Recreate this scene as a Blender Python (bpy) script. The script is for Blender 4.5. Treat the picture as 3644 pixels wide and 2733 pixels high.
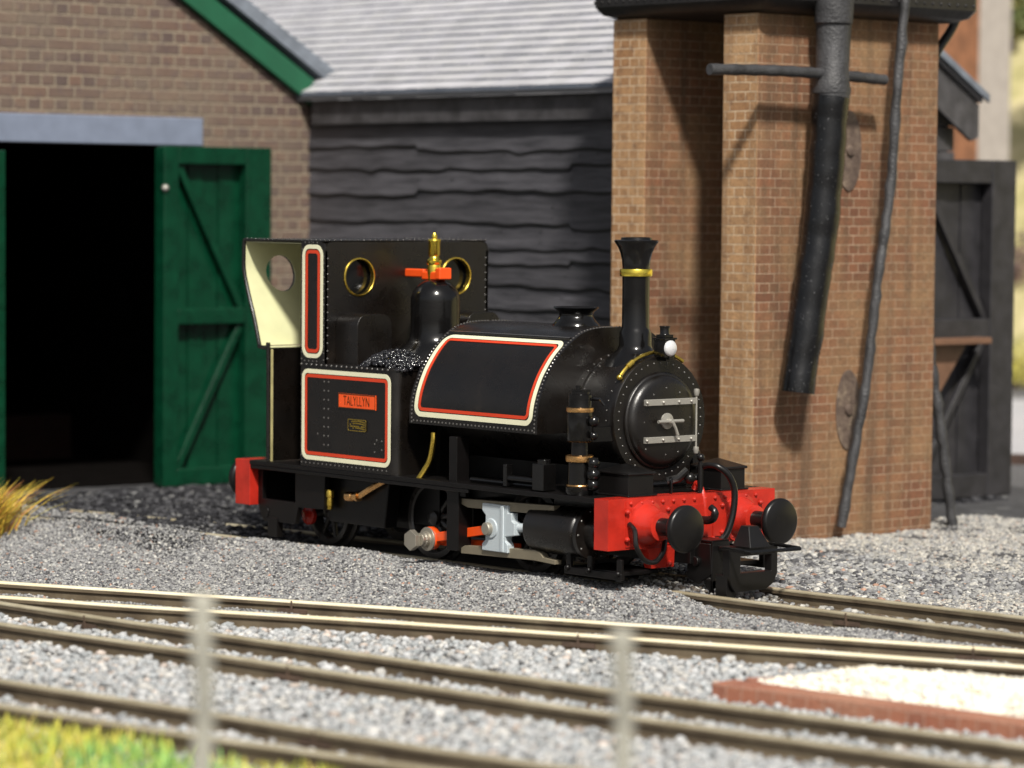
import bpy, math, random
import numpy as np
from mathutils import Vector, Matrix
from mathutils.geometry import delaunay_2d_cdt

for o in list(bpy.data.objects):
    bpy.data.objects.remove(o)
S = bpy.context.scene
COL = S.collection
R = math.radians
random.seed(7)
rng = np.random.default_rng(11)

# ------------------------------------------------------------------ camera, sky, sun, exposure
cd = bpy.data.cameras.new('camera')
cam = bpy.data.objects.new('camera', cd)
COL.objects.link(cam)
S.camera = cam
CAM_R = ((0.65006945, -0.04842116, 0.75833047), (0.7598233, 0.02980298, -0.64944617), (0.00884643, 0.99838228, 0.05616553))
CAM_P = (16.49575821, -15.80032676, 2.67366195)
cam.matrix_world = Matrix.Translation(CAM_P) @ Matrix(CAM_R).to_4x4()
cd.sensor_width = 36
cd.lens = 11691.04 / 3644 * 36
cd.clip_start = 0.1
cd.clip_end = 2000
cd.dof.use_dof = True
cd.dof.focus_distance = 23.3
cd.dof.aperture_fstop = 0.85

SUN_AZ, SUN_EL = 33.0, 47.0          # azimuth measured from +X (the front of the engine) towards -Y (the viewer)
sdir = Vector((math.cos(R(SUN_EL)) * math.cos(R(SUN_AZ)), -math.cos(R(SUN_EL)) * math.sin(R(SUN_AZ)), math.sin(R(SUN_EL))))
w = bpy.data.worlds.new('World')
S.world = w
w.use_nodes = True
nt = w.node_tree
sky = nt.nodes.new('ShaderNodeTexSky')
sky.sky_type = 'NISHITA'
sky.sun_disc = False
sky.sun_elevation = R(SUN_EL)
sky.sun_rotation = math.atan2(sdir.x, sdir.y)
sky.air_density = 1.0
sky.dust_density = 3.5
sky.ozone_density = 0.6
hs_ = nt.nodes.new('ShaderNodeHueSaturation')          # a hazy, nearly colourless daylight
hs_.inputs['Saturation'].default_value = 0.35
nt.links.new(sky.outputs[0], hs_.inputs['Color'])
nt.links.new(hs_.outputs[0], nt.nodes['Background'].inputs[0])
nt.nodes['Background'].inputs[1].default_value = 0.065
sl = bpy.data.lights.new('sun', 'SUN')
sl.energy = 4.2
sl.angle = R(4.5)
sl.color = (1.0, 0.95, 0.86)
so = bpy.data.objects.new('sun', sl)
COL.objects.link(so)
so.rotation_euler = sdir.to_track_quat('Z', 'Y').to_euler()
S.view_settings.view_transform = 'Standard'
S.view_settings.look = 'None'
S.view_settings.exposure = 0.4
S.view_settings.gamma = 1


# ------------------------------------------------------------------ materials
class NT:
    def __init__(s, name, rough=0.5, metal=0.0, spec=0.5):
        m = bpy.data.materials.new(name)
        m.use_nodes = True
        s.m = m
        s.t = m.node_tree
        s.b = s.t.nodes['Principled BSDF']
        s.b.inputs['Roughness'].default_value = rough
        s.b.inputs['Metallic'].default_value = metal
        s.b.inputs['Specular IOR Level'].default_value = spec

    def n(s, kind, **k):
        n = s.t.nodes.new('ShaderNode' + kind)
        for a, v in k.items():
            setattr(n, a, v)
        return n

    def l(s, a, b):
        s.t.links.new(a, b)

    def coord(s, kind='Object', scale=(1, 1, 1)):
        c = s.n('TexCoord')
        mp = s.n('Mapping')
        mp.inputs['Scale'].default_value = scale
        s.l(c.outputs[kind], mp.inputs['Vector'])
        return mp.outputs[0]

    def noise(s, vec, scale, detail=4, rough=0.55):
        n = s.n('TexNoise')
        n.inputs['Scale'].default_value = scale
        n.inputs['Detail'].default_value = detail
        n.inputs['Roughness'].default_value = rough
        s.l(vec, n.inputs['Vector'])
        return n.outputs['Fac']

    def ramp(s, fac, stops):
        r = s.n('ValToRGB')
        el = r.color_ramp.elements
        while len(el) < len(stops):
            el.new(0.5)
        for e, (p, c) in zip(el, stops):
            e.position = p
            e.color = (*c, 1) if len(c) == 3 else c
        s.l(fac, r.inputs[0])
        return r.outputs[0]

    def mix(s, fac, a, b, mode='MIX'):
        n = s.n('MixRGB', blend_type=mode)
        for i, v in zip((0, 1, 2), (fac, a, b)):
            if hasattr(v, 'is_output'):
                s.l(v, n.inputs[i])
            elif i == 0:
                n.inputs[0].default_value = v
            else:
                n.inputs[i].default_value = (*v, 1)
        return n.outputs[0]

    def math(s, op, a, b=0.0):
        n = s.n('Math', operation=op)
        for i, v in enumerate((a, b)):
            if hasattr(v, 'is_output'):
                s.l(v, n.inputs[i])
            else:
                n.inputs[i].default_value = v
        return n.outputs[0]

    def bump(s, h, strength=0.3, dist=0.01):
        b = s.n('Bump')
        b.inputs['Strength'].default_value = strength
        b.inputs['Distance'].default_value = dist
        s.l(h, b.inputs['Height'])
        s.l(b.outputs[0], s.b.inputs['Normal'])

    def col(s, c):
        if hasattr(c, 'is_output'):
            s.l(c, s.b.inputs['Base Color'])
        else:
            s.b.inputs['Base Color'].default_value = (*c, 1)
        return s

    def rgh(s, v):
        s.l(v, s.b.inputs['Roughness'])


def paint(name, c, rough=0.4, metal=0.0, var=0.15, bump=0.05, bscale=90, spec=0.5, speck=None, sscale=260):
    t = NT(name, rough, metal, spec)
    v = t.coord()
    f = t.noise(v, 6, 5)
    lo = tuple(x * (1 - var) for x in c)
    hi = tuple(min(1, x * (1 + var)) for x in c)
    base = t.ramp(f, [(0.3, lo), (0.7, hi)])
    if speck:
        sf = t.noise(v, sscale, 2)
        base = t.mix(t.ramp(sf, [(0.70, (0, 0, 0)), (0.76, (1, 1, 1))]), base, speck)
    t.col(base)
    g = t.noise(v, bscale, 3)
    t.bump(g, bump, 0.01)
    r = t.n('MapRange')
    r.inputs['To Min'].default_value = max(0, rough - 0.08)
    r.inputs['To Max'].default_value = rough + 0.1
    t.l(t.noise(v, 14, 4), r.inputs['Value'])
    t.rgh(r.outputs[0])
    return t.m


def brick(name, bw, bh, mortar, c1, c2, cm, english=True, blotch=None, streak=None, tint=None, bumps=0.6, soft=0.2):
    t = NT(name, 0.85, 0, 0.25)
    uv = t.coord('UV')
    wob = t.n('TexNoise')
    wob.inputs['Scale'].default_value = 3.0
    t.l(uv, wob.inputs['Vector'])
    vm = t.n('VectorMath', operation='SCALE')
    vm.inputs['Scale'].default_value = bh * 0.12
    t.l(wob.outputs['Color'], vm.inputs[0])
    va = t.n('VectorMath', operation='ADD')
    t.l(uv, va.inputs[0])
    t.l(vm.outputs[0], va.inputs[1])
    uvw = va.outputs[0]

    def tex(width):
        b = t.n('TexBrick', offset=0.5 if not english else 0.0)
        b.inputs['Scale'].default_value = 1
        b.inputs['Brick Width'].default_value = width
        b.inputs['Row Height'].default_value = bh
        b.inputs['Mortar Size'].default_value = mortar
        b.inputs['Mortar Smooth'].default_value = soft
        b.inputs['Bias'].default_value = 0
        b.inputs['Color1'].default_value = (*c1, 1)
        b.inputs['Color2'].default_value = (*c2, 1)
        b.inputs['Mortar'].default_value = (*cm, 1)
        t.l(uvw, b.inputs['Vector'])
        return b
    a = tex(bw)
    col, fac = a.outputs['Color'], a.outputs['Fac']
    if english:
        b = tex(bw / 2)
        mp = t.n('VectorMath', operation='ADD')
        mp.inputs[1].default_value = (bw / 4 * 0.9, 0, 0)
        t.l(uvw, mp.inputs[0])
        t.l(mp.outputs[0], b.inputs['Vector'])
        sx = t.n('SeparateXYZ')
        t.l(uvw, sx.inputs[0])
        row = t.math('FLOOR', t.math('DIVIDE', sx.outputs[1], bh))
        par = t.math('MODULO', t.math('ABSOLUTE', row), 2)
        col = t.mix(par, col, b.outputs['Color'])
        fac = t.mix(par, fac, b.outputs['Fac'])
    if blotch:
        n = t.noise(uv, 1.3, 5)
        col = t.mix(t.ramp(n, [(0.38, (0, 0, 0)), (0.68, (0.75, 0.75, 0.75))]), col, blotch)
    if tint:
        n = t.noise(uv, 11, 3)
        col = t.mix(t.ramp(n, [(0.52, (0, 0, 0)), (0.7, (0.55, 0.55, 0.55))]), col, tint)
    if streak:
        mp = t.n('Mapping')
        mp.inputs['Scale'].default_value = (3.2, 0.16, 1)
        t.l(uv, mp.inputs['Vector'])
        n = t.noise(mp.outputs[0], 1.6, 4)
        col = t.mix(t.ramp(n, [(0.48, (0, 0, 0)), (0.66, (0.68, 0.68, 0.68))]), col, streak)
    col = t.mix(0.28, col, t.ramp(t.noise(uv, 42, 4), [(0.3, (0.1, 0.1, 0.1)), (0.7, (0.9, 0.9, 0.9))]), 'OVERLAY')
    t.col(col)
    h = t.math('SUBTRACT', 1.0, fac)
    h = t.math('ADD', h, t.math('MULTIPLY', t.noise(uv, 60, 4), 0.4))
    t.bump(h, bumps, 0.012)
    return t.m


def attr_mat(name, rough=0.8, spec=0.3, bump=0.4, trans=0.0):
    t = NT(name, rough, 0, spec)
    a = t.n('Attribute', attribute_name='Col')
    v = t.coord()
    c = t.mix(0.35, a.outputs['Color'], t.ramp(t.noise(v, 70, 3), [(0.3, (0.15, 0.15, 0.15)), (0.7, (0.85, 0.85, 0.85))]), 'OVERLAY')
    t.col(c)
    if bump:
        t.bump(t.noise(v, 120, 3), bump, 0.004)
    return t.m


M = {}
M['black'] = paint('satin_black_paint', (0.0042, 0.0031, 0.0025), 0.27, var=0.3, bump=0.12, bscale=160, spec=0.6, speck=(0.05, 0.05, 0.05))
t = NT('oily_black_paint', 0.27, 0, 0.6)
v = t.coord()
t.col(t.mix(t.ramp(t.noise(v, 260, 2), [(0.71, (0, 0, 0)), (0.76, (1, 1, 1))]),
            t.ramp(t.noise(v, 3.5, 8, 0.68), [(0.35, (0.0032, 0.0025, 0.0021)), (0.6, (0.0060, 0.0043, 0.0033)), (0.8, (0.016, 0.0115, 0.0085))]), (0.05, 0.048, 0.046)))
t.bump(t.noise(v, 150, 3), 0.13, 0.01)
t.rgh(t.ramp(t.noise(v, 4.5, 7, 0.65), [(0.3, (0.18,) * 3), (0.7, (0.42,) * 3)]))
M['black'] = t.m
M['rivet'] = paint('rivet_painted_glint', (0.06, 0.056, 0.052), 0.22, var=0.1, bump=0.0, spec=1.0)  # sparkle on the rivet heads put into a lighter base colour
M['gloss_black'] = paint('gloss_black_paint', (0.004, 0.0037, 0.0037), 0.14, spec=0.45, var=0.2, bump=0.06, bscale=60)
M['frame_black'] = paint('dull_black_paint', (0.004, 0.0033, 0.0033), 0.36, spec=0.3, var=0.3, bump=0.1, bscale=60)
M['wheel_grey'] = paint('oily_wheel_black', (0.035, 0.032, 0.030), 0.28, var=0.3, bump=0.1)
M['plastic_black'] = paint('black_moulding', (0.0055, 0.005, 0.005), 0.3, spec=0.4, var=0.2, bump=0.05, bscale=120)
M['red'] = paint('gloss_red_paint', (0.40, 0.021, 0.012), 0.22, var=0.22, bump=0.2, bscale=24)
M['line_red'] = paint('red_lining', (0.56, 0.045, 0.012), 0.4, var=0.05, bump=0.02)
M['rod_red'] = paint('orange_red_rod', (0.75, 0.075, 0.008), 0.35, var=0.08, bump=0.04)
M['cream_line'] = paint('cream_lining', (0.72, 0.70, 0.50), 0.4, var=0.04, bump=0.02)
M['cream'] = paint('cream_cab_paint', (0.60, 0.60, 0.36), 0.45, var=0.06, bump=0.03)
M['old_cream'] = paint('dull_cream_edge', (0.34, 0.30, 0.14), 0.5, var=0.3)
M['brass'] = paint('brass', (0.80, 0.56, 0.10), 0.24, 1.0, var=0.1, bump=0.12, bscale=40)
M['gold'] = paint('bright_brass', (0.92, 0.70, 0.10), 0.22, 1.0, var=0.1, bump=0.08, bscale=50)
M['copper'] = paint('copper', (0.82, 0.46, 0.18), 0.25, 1.0, var=0.2, bump=0.3, bscale=50)
M['steel'] = paint('grey_steel', (0.40, 0.37, 0.31), 0.42, 0.75, var=0.1, bump=0.05)
M['bar_steel'] = paint('slide_bar_steel', (0.22, 0.19, 0.135), 0.45, 0.35, var=0.1, bump=0.05)
M['silver'] = paint('silver_fitting', (0.36, 0.345, 0.31), 0.42, 0.5, var=0.1, bump=0.1)
M['lens'] = paint('frosted_lens', (0.60, 0.60, 0.61), 0.3, 0.2, var=0.08, bump=0.2, bscale=50)
M['letter'] = paint('plate_lettering', (0.10, 0.03, 0.005), 0.4, 0.3)
M['plate_red'] = paint('name_plate_red', (0.78, 0.085, 0.012), 0.45, var=0.05, bump=0.02)
t = NT('milky_moulding', 0.35)
t.col((0.43, 0.48, 0.51))
t.b.inputs['Subsurface Weight'].default_value = 0.35
t.b.inputs['Subsurface Radius'].default_value = (0.06, 0.07, 0.08)
t.bump(t.noise(t.coord(), 30, 3), 0.15, 0.01)
M['milky'] = t.m
M['window_gloom'] = paint('window_gloom_black', (0.004, 0.004, 0.004), 0.08, var=0.1, bump=0.0)  # shiny black standing for the dark cab interior behind the windows
M['coal'] = paint('coal', (0.010, 0.010, 0.012), 0.12, var=0.3, bump=0.2, bscale=30, spec=0.9)
t = NT('rail_side', 0.62, 0.25)
v = t.coord()
t.col(t.ramp(t.noise(v, 5, 6), [(0.25, (0.085, 0.062, 0.040)), (0.55, (0.14, 0.108, 0.07)), (0.8, (0.20, 0.165, 0.11))]))
t.bump(t.noise(v, 60, 4), 0.25, 0.01)
M['rail_side'] = t.m
t = NT('rail_head', 0.36, 0.15)
v = t.coord()
t.col(t.ramp(t.noise(v, 3, 5), [(0.3, (0.88, 0.76, 0.50)), (0.7, (0.97, 0.90, 0.70))]))  # crown highlight put into a pale golden, barely metallic colour
M['rail_head'] = t.m
t = NT('dull_rail_head', 0.5, 0.25)
v = t.coord()
t.col(t.ramp(t.noise(v, 3, 5), [(0.3, (0.30, 0.255, 0.165)), (0.7, (0.52, 0.465, 0.34))]))
M['dull_head'] = t.m
M['sleeper'] = paint('sleeper_brown', (0.075, 0.048, 0.033), 0.75, var=0.35, bump=0.4, bscale=40)
M['green'] = paint('green_door_paint', (0.002, 0.034, 0.0155), 0.22, var=0.3, bump=0.25, bscale=16, speck=(0.015, 0.09, 0.05))
M['barge_green'] = paint('green_bargeboard', (0.007, 0.085, 0.038), 0.5, var=0.1, bump=0.1)
M['lintel'] = paint('blue_grey_lintel', (0.17, 0.20, 0.27), 0.6, var=0.1, bump=0.1)
M['slate_edge'] = paint('slate_verge', (0.14, 0.16, 0.19), 0.7, var=0.3, bump=0.4, bscale=20)
M['dark_inside'] = paint('near_black_interior', (0.004, 0.0034, 0.0032), 0.95, var=0.3, bump=0.2, spec=0.02)  # near-black colour for the insides
M['old_brick'] = brick('soft_brown_brick', 0.30, 0.112, 0.013, (0.155, 0.098, 0.073), (0.092, 0.066, 0.060), (0.27, 0.225, 0.165), True, (0.175, 0.138, 0.105), None, (0.10, 0.075, 0.075), 0.7, 0.6)
M['inner_brick'] = brick('dark_red_brick', 0.23, 0.08, 0.005, (0.02, 0.007, 0.004), (0.014, 0.005, 0.004), (0.016, 0.011, 0.010))  # very dark red brick throughout
M['pier_side'] = brick('tan_pier_brick', 0.232, 0.0775, 0.0055, (0.44, 0.255, 0.125), (0.29, 0.152, 0.072), (0.60, 0.47, 0.33), True, (0.42, 0.28, 0.155), (0.24, 0.145, 0.08), (0.13, 0.07, 0.045), 0.9, 0.12)  # tan end-face brick, extra light put into its paleness
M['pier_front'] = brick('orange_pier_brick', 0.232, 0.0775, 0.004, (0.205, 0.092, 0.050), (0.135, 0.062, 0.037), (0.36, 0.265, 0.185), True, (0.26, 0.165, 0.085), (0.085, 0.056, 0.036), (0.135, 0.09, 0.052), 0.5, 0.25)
M['kerb_brick'] = brick('red_kerb_brick', 0.11, 0.3, 0.004, (0.33, 0.125, 0.075), (0.24, 0.092, 0.06), (0.38, 0.25, 0.19), False, (0.36, 0.19, 0.125), None, None, 0.5)
t = NT('tarred_boards', 0.5, 0, 0.5)
v = t.coord('Object', (0.7, 3, 9))
f = t.noise(v, 3, 6, 0.65)
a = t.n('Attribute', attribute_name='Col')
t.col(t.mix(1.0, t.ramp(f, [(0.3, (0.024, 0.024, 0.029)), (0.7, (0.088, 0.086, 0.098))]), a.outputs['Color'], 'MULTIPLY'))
t.bump(t.noise(v, 14, 5), 0.6, 0.012)
M['boards'] = t.m
M['tar'] = paint('tarred_timber', (0.050, 0.048, 0.052), 0.55, var=0.45, bump=0.35, bscale=30)
t = NT('grey_slates', 0.7, 0, 0.4)
uv = t.coord('UV')
a = t.n('Attribute', attribute_name='Col')
n1 = t.noise(uv, 2.2, 5)
c = t.ramp(n1, [(0.3, (0.35, 0.35, 0.37)), (0.7, (0.46, 0.455, 0.475))])
c = t.mix(1.0, c, a.outputs['Color'], 'MULTIPLY')
t.col(c)
t.bump(t.noise(uv, 30, 4), 0.35, 0.01)
M['slates'] = t.m
M['tar_dark'] = paint('black_tarred_door', (0.022, 0.021, 0.024), 0.5, var=0.4, bump=0.3, bscale=30)
M['tank_black'] = paint('tank_black_iron', (0.012, 0.011, 0.011), 0.4, var=0.3, bump=0.4, bscale=18)
M['pipe_grey'] = paint('worn_grey_iron', (0.045, 0.045, 0.048), 0.5, 0.2, var=0.45, bump=0.9, bscale=45, speck=(0.2, 0.2, 0.2))
M['hose'] = paint('glossy_black_hose', (0.003, 0.003, 0.0035), 0.24, var=0.2, bump=0.12, bscale=40, speck=(0.30, 0.30, 0.31), sscale=75)
t = NT('worn_tie_plate', 0.7)
v = t.coord()
t.col(t.ramp(t.noise(v, 7, 6, 0.7), [(0.32, (0.055, 0.035, 0.028)), (0.55, (0.12, 0.085, 0.065)), (0.75, (0.26, 0.20, 0.14))]))
t.bump(t.noise(v, 16, 5), 0.8, 0.02)
M['tie'] = t.m
M['post'] = paint('weathered_post', (0.33, 0.32, 0.27), 0.8, var=0.3, bump=0.5, bscale=30)
M['stone'] = attr_mat('ballast_stone', 0.85, 0.15)
M['blade'] = attr_mat('grass_blade', 0.6, 0.3, 0)
M['white_sand'] = attr_mat('white_grit', 0.85, 0.2)
t = NT('ground_ash', 0.9, 0, 0.2)
v = t.coord()
n = t.noise(v, 38, 5, 0.7)
big = t.noise(v, 0.35, 4)
c = t.ramp(n, [(0.28, (0.03, 0.03, 0.033)), (0.5, (0.14, 0.14, 0.145)), (0.72, (0.32, 0.31, 0.30))])
t.col(t.mix(t.ramp(big, [(0.4, (0, 0, 0)), (0.65, (0.6, 0.6, 0.6))]), c, (0.10, 0.10, 0.105)))
t.bump(n, 0.9, 0.03)
M['ground'] = t.m
M['bed'] = paint('grey_ballast_bed', (0.27, 0.275, 0.28), 0.9, var=0.35, bump=0.9, bscale=40)
M['yard'] = paint('dark_ash_yard', (0.042, 0.042, 0.046), 0.9, var=0.45, bump=0.9, bscale=30)
M['road'] = paint('pale_road', (0.40, 0.40, 0.42), 0.85, var=0.12, bump=0.3)
M['kerb_dark'] = paint('dark_brown_edging', (0.055, 0.03, 0.022), 0.8)
M['shelf_brown'] = paint('brown_varnished_wood', (0.15, 0.078, 0.047), 0.5, var=0.2)
M['orange_wall'] = paint('orange_brickwork', (0.20, 0.085, 0.04), 0.8, var=0.35, bump=0.4)
M['pale_render'] = paint('pale_render', (0.33, 0.30, 0.28), 0.8, var=0.1, bump=0.2)
t = NT('meadow_bank', 0.95, 0, 0.1)
v = t.coord()
t.col(t.ramp(t.noise(v, 0.9, 6, 0.65), [(0.25, (0.17, 0.17, 0.08)), (0.45, (0.40, 0.36, 0.17)), (0.62, (0.58, 0.50, 0.30)), (0.8, (0.36, 0.36, 0.14))]))
M['bank'] = t.m
M['bark'] = paint('bark', (0.10, 0.07, 0.05), 0.9, bump=0.5)


# ------------------------------------------------------------------ mesh builder
def frame_from(d):
    d = Vector(d).normalized()
    up = Vector((0, 0, 1)) if abs(d.z) < 0.95 else Vector((1, 0, 0))
    a = d.cross(up).normalized()
    return a, d.cross(a).normalized(), d


ORIG = {}


class MB:
    def __init__(s):
        s.v, s.f, s.c, s.cc, s.riv = [], [], [], (1, 1, 1), set()

    def raw(s, vs, fs):
        k = len(s.v)
        s.v += [tuple(x) for x in vs]
        s.c += [s.cc] * len(vs)
        s.f += [tuple(i + k for i in f) for f in fs]
        return s

    def box(s, x0, x1, y0, y1, z0, z1):
        vs = [(x, y, z) for x in (x0, x1) for y in (y0, y1) for z in (z0, z1)]
        return s.raw(vs, [(0, 1, 3, 2), (4, 6, 7, 5), (0, 4, 5, 1), (2, 3, 7, 6), (0, 2, 6, 4), (1, 5, 7, 3)])

    def obox(s, c, d, lx, ly, lz):          # box centred at c with its x axis along d
        d = Vector(d).normalized()
        b = Vector((0, 0, 1)).cross(d)
        b = b.normalized() if b.length > 1e-4 else Vector((0, 1, 0))
        u = d.cross(b)
        c = Vector(c)
        vs = [c + d * (i * lx / 2) + b * (j * ly / 2) + u * (k * lz / 2) for i in (-1, 1) for j in (-1, 1) for k in (-1, 1)]
        return s.raw(vs, [(0, 1, 3, 2), (4, 6, 7, 5), (0, 4, 5, 1), (2, 3, 7, 6), (0, 2, 6, 4), (1, 5, 7, 3)])

    def cyl(s, p0, p1, r0, r1=None, n=24, cap=True):
        r1 = r0 if r1 is None else r1
        return s.tube([p0, p1], [r0, r1], n, cap)

    def tube(s, path, r, n=12, cap=True):
        P = [Vector(p) for p in path]
        rr = r if isinstance(r, (list, tuple)) else [r] * len(P)
        a = None
        vs, fs = [], []
        for i, p in enumerate(P):
            d = (P[min(i + 1, len(P) - 1)] - P[max(i - 1, 0)]).normalized()
            if a is None:
                a, b, _ = frame_from(d)
            else:
                a = (a - d * a.dot(d)).normalized()
                b = d.cross(a)
            for k in range(n):
                th = 2 * math.pi * k / n
                vs.append(p + (a * math.cos(th) + b * math.sin(th)) * rr[i])
        for i in range(len(P) - 1):
            for k in range(n):
                k2 = (k + 1) % n
                fs.append((i * n + k, i * n + k2, (i + 1) * n + k2, (i + 1) * n + k))
        if cap:
            fs.append(tuple(range(n))[::-1])
            fs.append(tuple((len(P) - 1) * n + k for k in range(n)))
        return s.raw(vs, fs)

    def lathe(s, c, axis, prof, n=40, cap=True):       # prof: (radius, height along the axis)
        a, b, d = frame_from(axis)
        c = Vector(c)
        return s._lat(c, a, b, d, prof, n, cap)

    def _lat(s, c, a, b, d, prof, n, cap):
        vs, fs = [], []
        for (r, h) in prof:
            for k in range(n):
                th = 2 * math.pi * k / n
                vs.append(c + d * h + (a * math.cos(th) + b * math.sin(th)) * max(r, 1e-5))
        m = len(prof)
        for i in range(m - 1):
            for k in range(n):
                k2 = (k + 1) % n
                fs.append((i * n + k, i * n + k2, (i + 1) * n + k2, (i + 1) * n + k))
        if cap and prof[0][0] > 1e-4:
            fs.append(tuple(range(n))[::-1])
        if cap and prof[-1][0] > 1e-4:
            fs.append(tuple((m - 1) * n + k for k in range(n)))
        return s.raw(vs, fs)

    def rivet(s, p, nrm, r=0.009, hgt=0.8):
        s.riv.update(range(len(s.f), len(s.f) + 29))
        return s.lathe(p, nrm, [(r, -0.002), (r * 0.95, r * 0.3 * hgt), (r * 0.6, r * 0.75 * hgt), (0, r * hgt)], 7)

    def sphere(s, c, r, n=12):
        pr = [(r * math.sin(math.pi * i / n), -r * math.cos(math.pi * i / n)) for i in range(n + 1)]
        return s.lathe(c, (0, 0, 1), pr, n * 2)

    def prism(s, pts, fn, h0, h1, holes=(), extra=()):    # polygon (with holes) in 2D, placed in space by fn(a, b, h)
        loops = [list(pts)] + [list(h) for h in holes]
        V, E = [], []
        for lp in loops:
            k = len(V)
            V += [Vector(p) for p in lp]
            E += [(k + i, k + (i + 1) % len(lp)) for i in range(len(lp))]
        nl = len(V)
        V += [Vector(p) for p in extra]
        ov, oe, of, _, _, _ = delaunay_2d_cdt(V, E, [], 0, 1e-6)

        def inside(p, poly):
            c = False
            j = len(poly) - 1
            for i in range(len(poly)):
                a, b = poly[i], poly[j]
                if (a[1] > p[1]) != (b[1] > p[1]) and p[0] < (b[0] - a[0]) * (p[1] - a[1]) / (b[1] - a[1]) + a[0]:
                    c = not c
                j = i
            return c
        keep = []
        for f in of:
            q = sum((ov[i] for i in f), Vector((0, 0))) / len(f)
            if inside(q, loops[0]) and not any(inside(q, h) for h in loops[1:]):
                keep.append(tuple(f))
        n = len(ov)
        vs = [fn(p[0], p[1], h0) for p in ov] + [fn(p[0], p[1], h1) for p in ov]
        fs = [f for f in keep] + [tuple(i + n for i in f[::-1]) for f in keep]
        cnt = {}
        for f in keep:
            for i in range(len(f)):
                e = (f[i], f[(i + 1) % len(f)])
                cnt[e] = cnt.get(e, 0) + 1
        for (a, b) in cnt:
            if (b, a) not in cnt:
                fs.append((b, a, a + n, b + n))
        return s.raw(vs, fs)

    def ring(s, a0, a1, b0, b1, r, wd, fn, sub=24, h=0.003):     # a lining strip: rounded rectangle frame of width wd
        def path(i):
            rr = max(r - i, 0.002)
            x0, x1, y0, y1 = a0 + i, a1 - i, b0 + i, b1 - i
            P = []
            for cx, cy, t0 in ((x1 - rr, y1 - rr, 0), (x0 + rr, y1 - rr, 90), (x0 + rr, y0 + rr, 180), (x1 - rr, y0 + rr, 270)):
                for k in range(9):
                    th = R(t0 + 90 * k / 8)
                    P.append((cx + rr * math.cos(th), cy + rr * math.sin(th)))
            Q = []
            for k in range(len(P)):
                p, q = P[k], P[(k + 1) % len(P)]
                m = sub if k % 9 == 8 else 1
                for j in range(m):
                    Q.append((p[0] + (q[0] - p[0]) * j / m, p[1] + (q[1] - p[1]) * j / m))
            return Q
        A, B = path(0), path(wd)
        n = len(A)
        vs = [fn(p[0], p[1], 0.0) for p in A] + [fn(p[0], p[1], h) for p in A] + [fn(p[0], p[1], h) for p in B] + [fn(p[0], p[1], 0.0) for p in B]
        fs = []
        for k in range(n):
            q = (k + 1) % n
            for j in range(3):
                fs.append((j * n + k, j * n + q, (j + 1) * n + q, (j + 1) * n + k))
        return s.raw(vs, fs)

    def build(s, name, mat, parent=None, bevel=0, seg=2, angle=35, col=False, origin=None):
        off = Vector(ORIG.get(parent, (0, 0, 0))) if parent else Vector(origin or (0, 0, 0))
        me = bpy.data.meshes.new(name)
        V = np.array(s.v, dtype=np.float64)
        me.from_pydata((V - np.array(off)).tolist(), [], s.f)
        import bmesh
        bm = bmesh.new()
        bm.from_mesh(me)
        bmesh.ops.recalc_face_normals(bm, faces=bm.faces)
        uvl = bm.loops.layers.uv.new('UVMap')
        for f in bm.faces:
            nn = f.normal
            ax = max(range(3), key=lambda i: abs(nn[i]))
            for lp in f.loops:
                c = lp.vert.co + off
                lp[uvl].uv = (c.y, c.z) if ax == 0 else ((c.x, c.z) if ax == 1 else (c.x, c.y))
        bm.to_mesh(me)
        bm.free()
        if col:
            at = me.color_attributes.new('Col', 'FLOAT_COLOR', 'POINT')
            arr = np.ones((len(s.c), 4), dtype=np.float32)
            arr[:, :3] = np.array(s.c)
            at.data.foreach_set('color', arr.ravel())
        me.shade_smooth()
        me.set_sharp_from_angle(angle=R(angle))
        me.materials.append(M[mat])
        if s.riv and mat == 'black':
            me.materials.append(M['rivet'])
            mi = np.zeros(len(me.polygons), dtype=np.int32)
            mi[[i for i in s.riv if i < len(mi)]] = 1
            me.polygons.foreach_set('material_index', mi)
        o = bpy.data.objects.new(name, me)
        COL.objects.link(o)
        if parent:
            o.parent = parent
            ORIG[o] = tuple(off)
        else:
            o.location = off
        if bevel:
            b = o.modifiers.new('bevel', 'BEVEL')
            b.width = bevel
            b.segments = seg
            b.limit_method = 'ANGLE'
            b.angle_limit = R(40)
            b.harden_normals = True
        return o


def tag(o, label=None, cat=None, group=None, kind=None):
    for k, v in (('label', label), ('category', cat), ('group', group), ('kind', kind)):
        if v:
            o[k] = v
    return o


def thing(name, loc, label, cat, group=None):
    e = bpy.data.objects.new(name, None)
    COL.objects.link(e)
    e.location = loc
    e.empty_display_size = 0.3
    ORIG[e] = tuple(loc)
    return tag(e, label, cat, group)


def big_mesh(name, V, F, mat, C=None, smooth=False):
    me = bpy.data.meshes.new(name)
    nv, nf, k = len(V), len(F), F.shape[1]
    me.vertices.add(nv)
    me.vertices.foreach_set('co', V.astype(np.float32).ravel())
    me.loops.add(nf * k)
    me.loops.foreach_set('vertex_index', F.astype(np.int32).ravel())
    me.polygons.add(nf)
    me.polygons.foreach_set('loop_start', np.arange(nf, dtype=np.int32) * k)
    me.polygons.foreach_set('loop_total', np.full(nf, k, dtype=np.int32))
    me.update(calc_edges=True)
    if C is not None:
        at = me.color_attributes.new('Col', 'FLOAT_COLOR', 'POINT')
        a = np.ones((nv, 4), dtype=np.float32)
        a[:, :3] = C
        at.data.foreach_set('color', a.ravel())
    if smooth:
        me.shade_smooth()
    me.materials.append(M[mat])
    o = bpy.data.objects.new(name, me)
    COL.objects.link(o)
    return o


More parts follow.
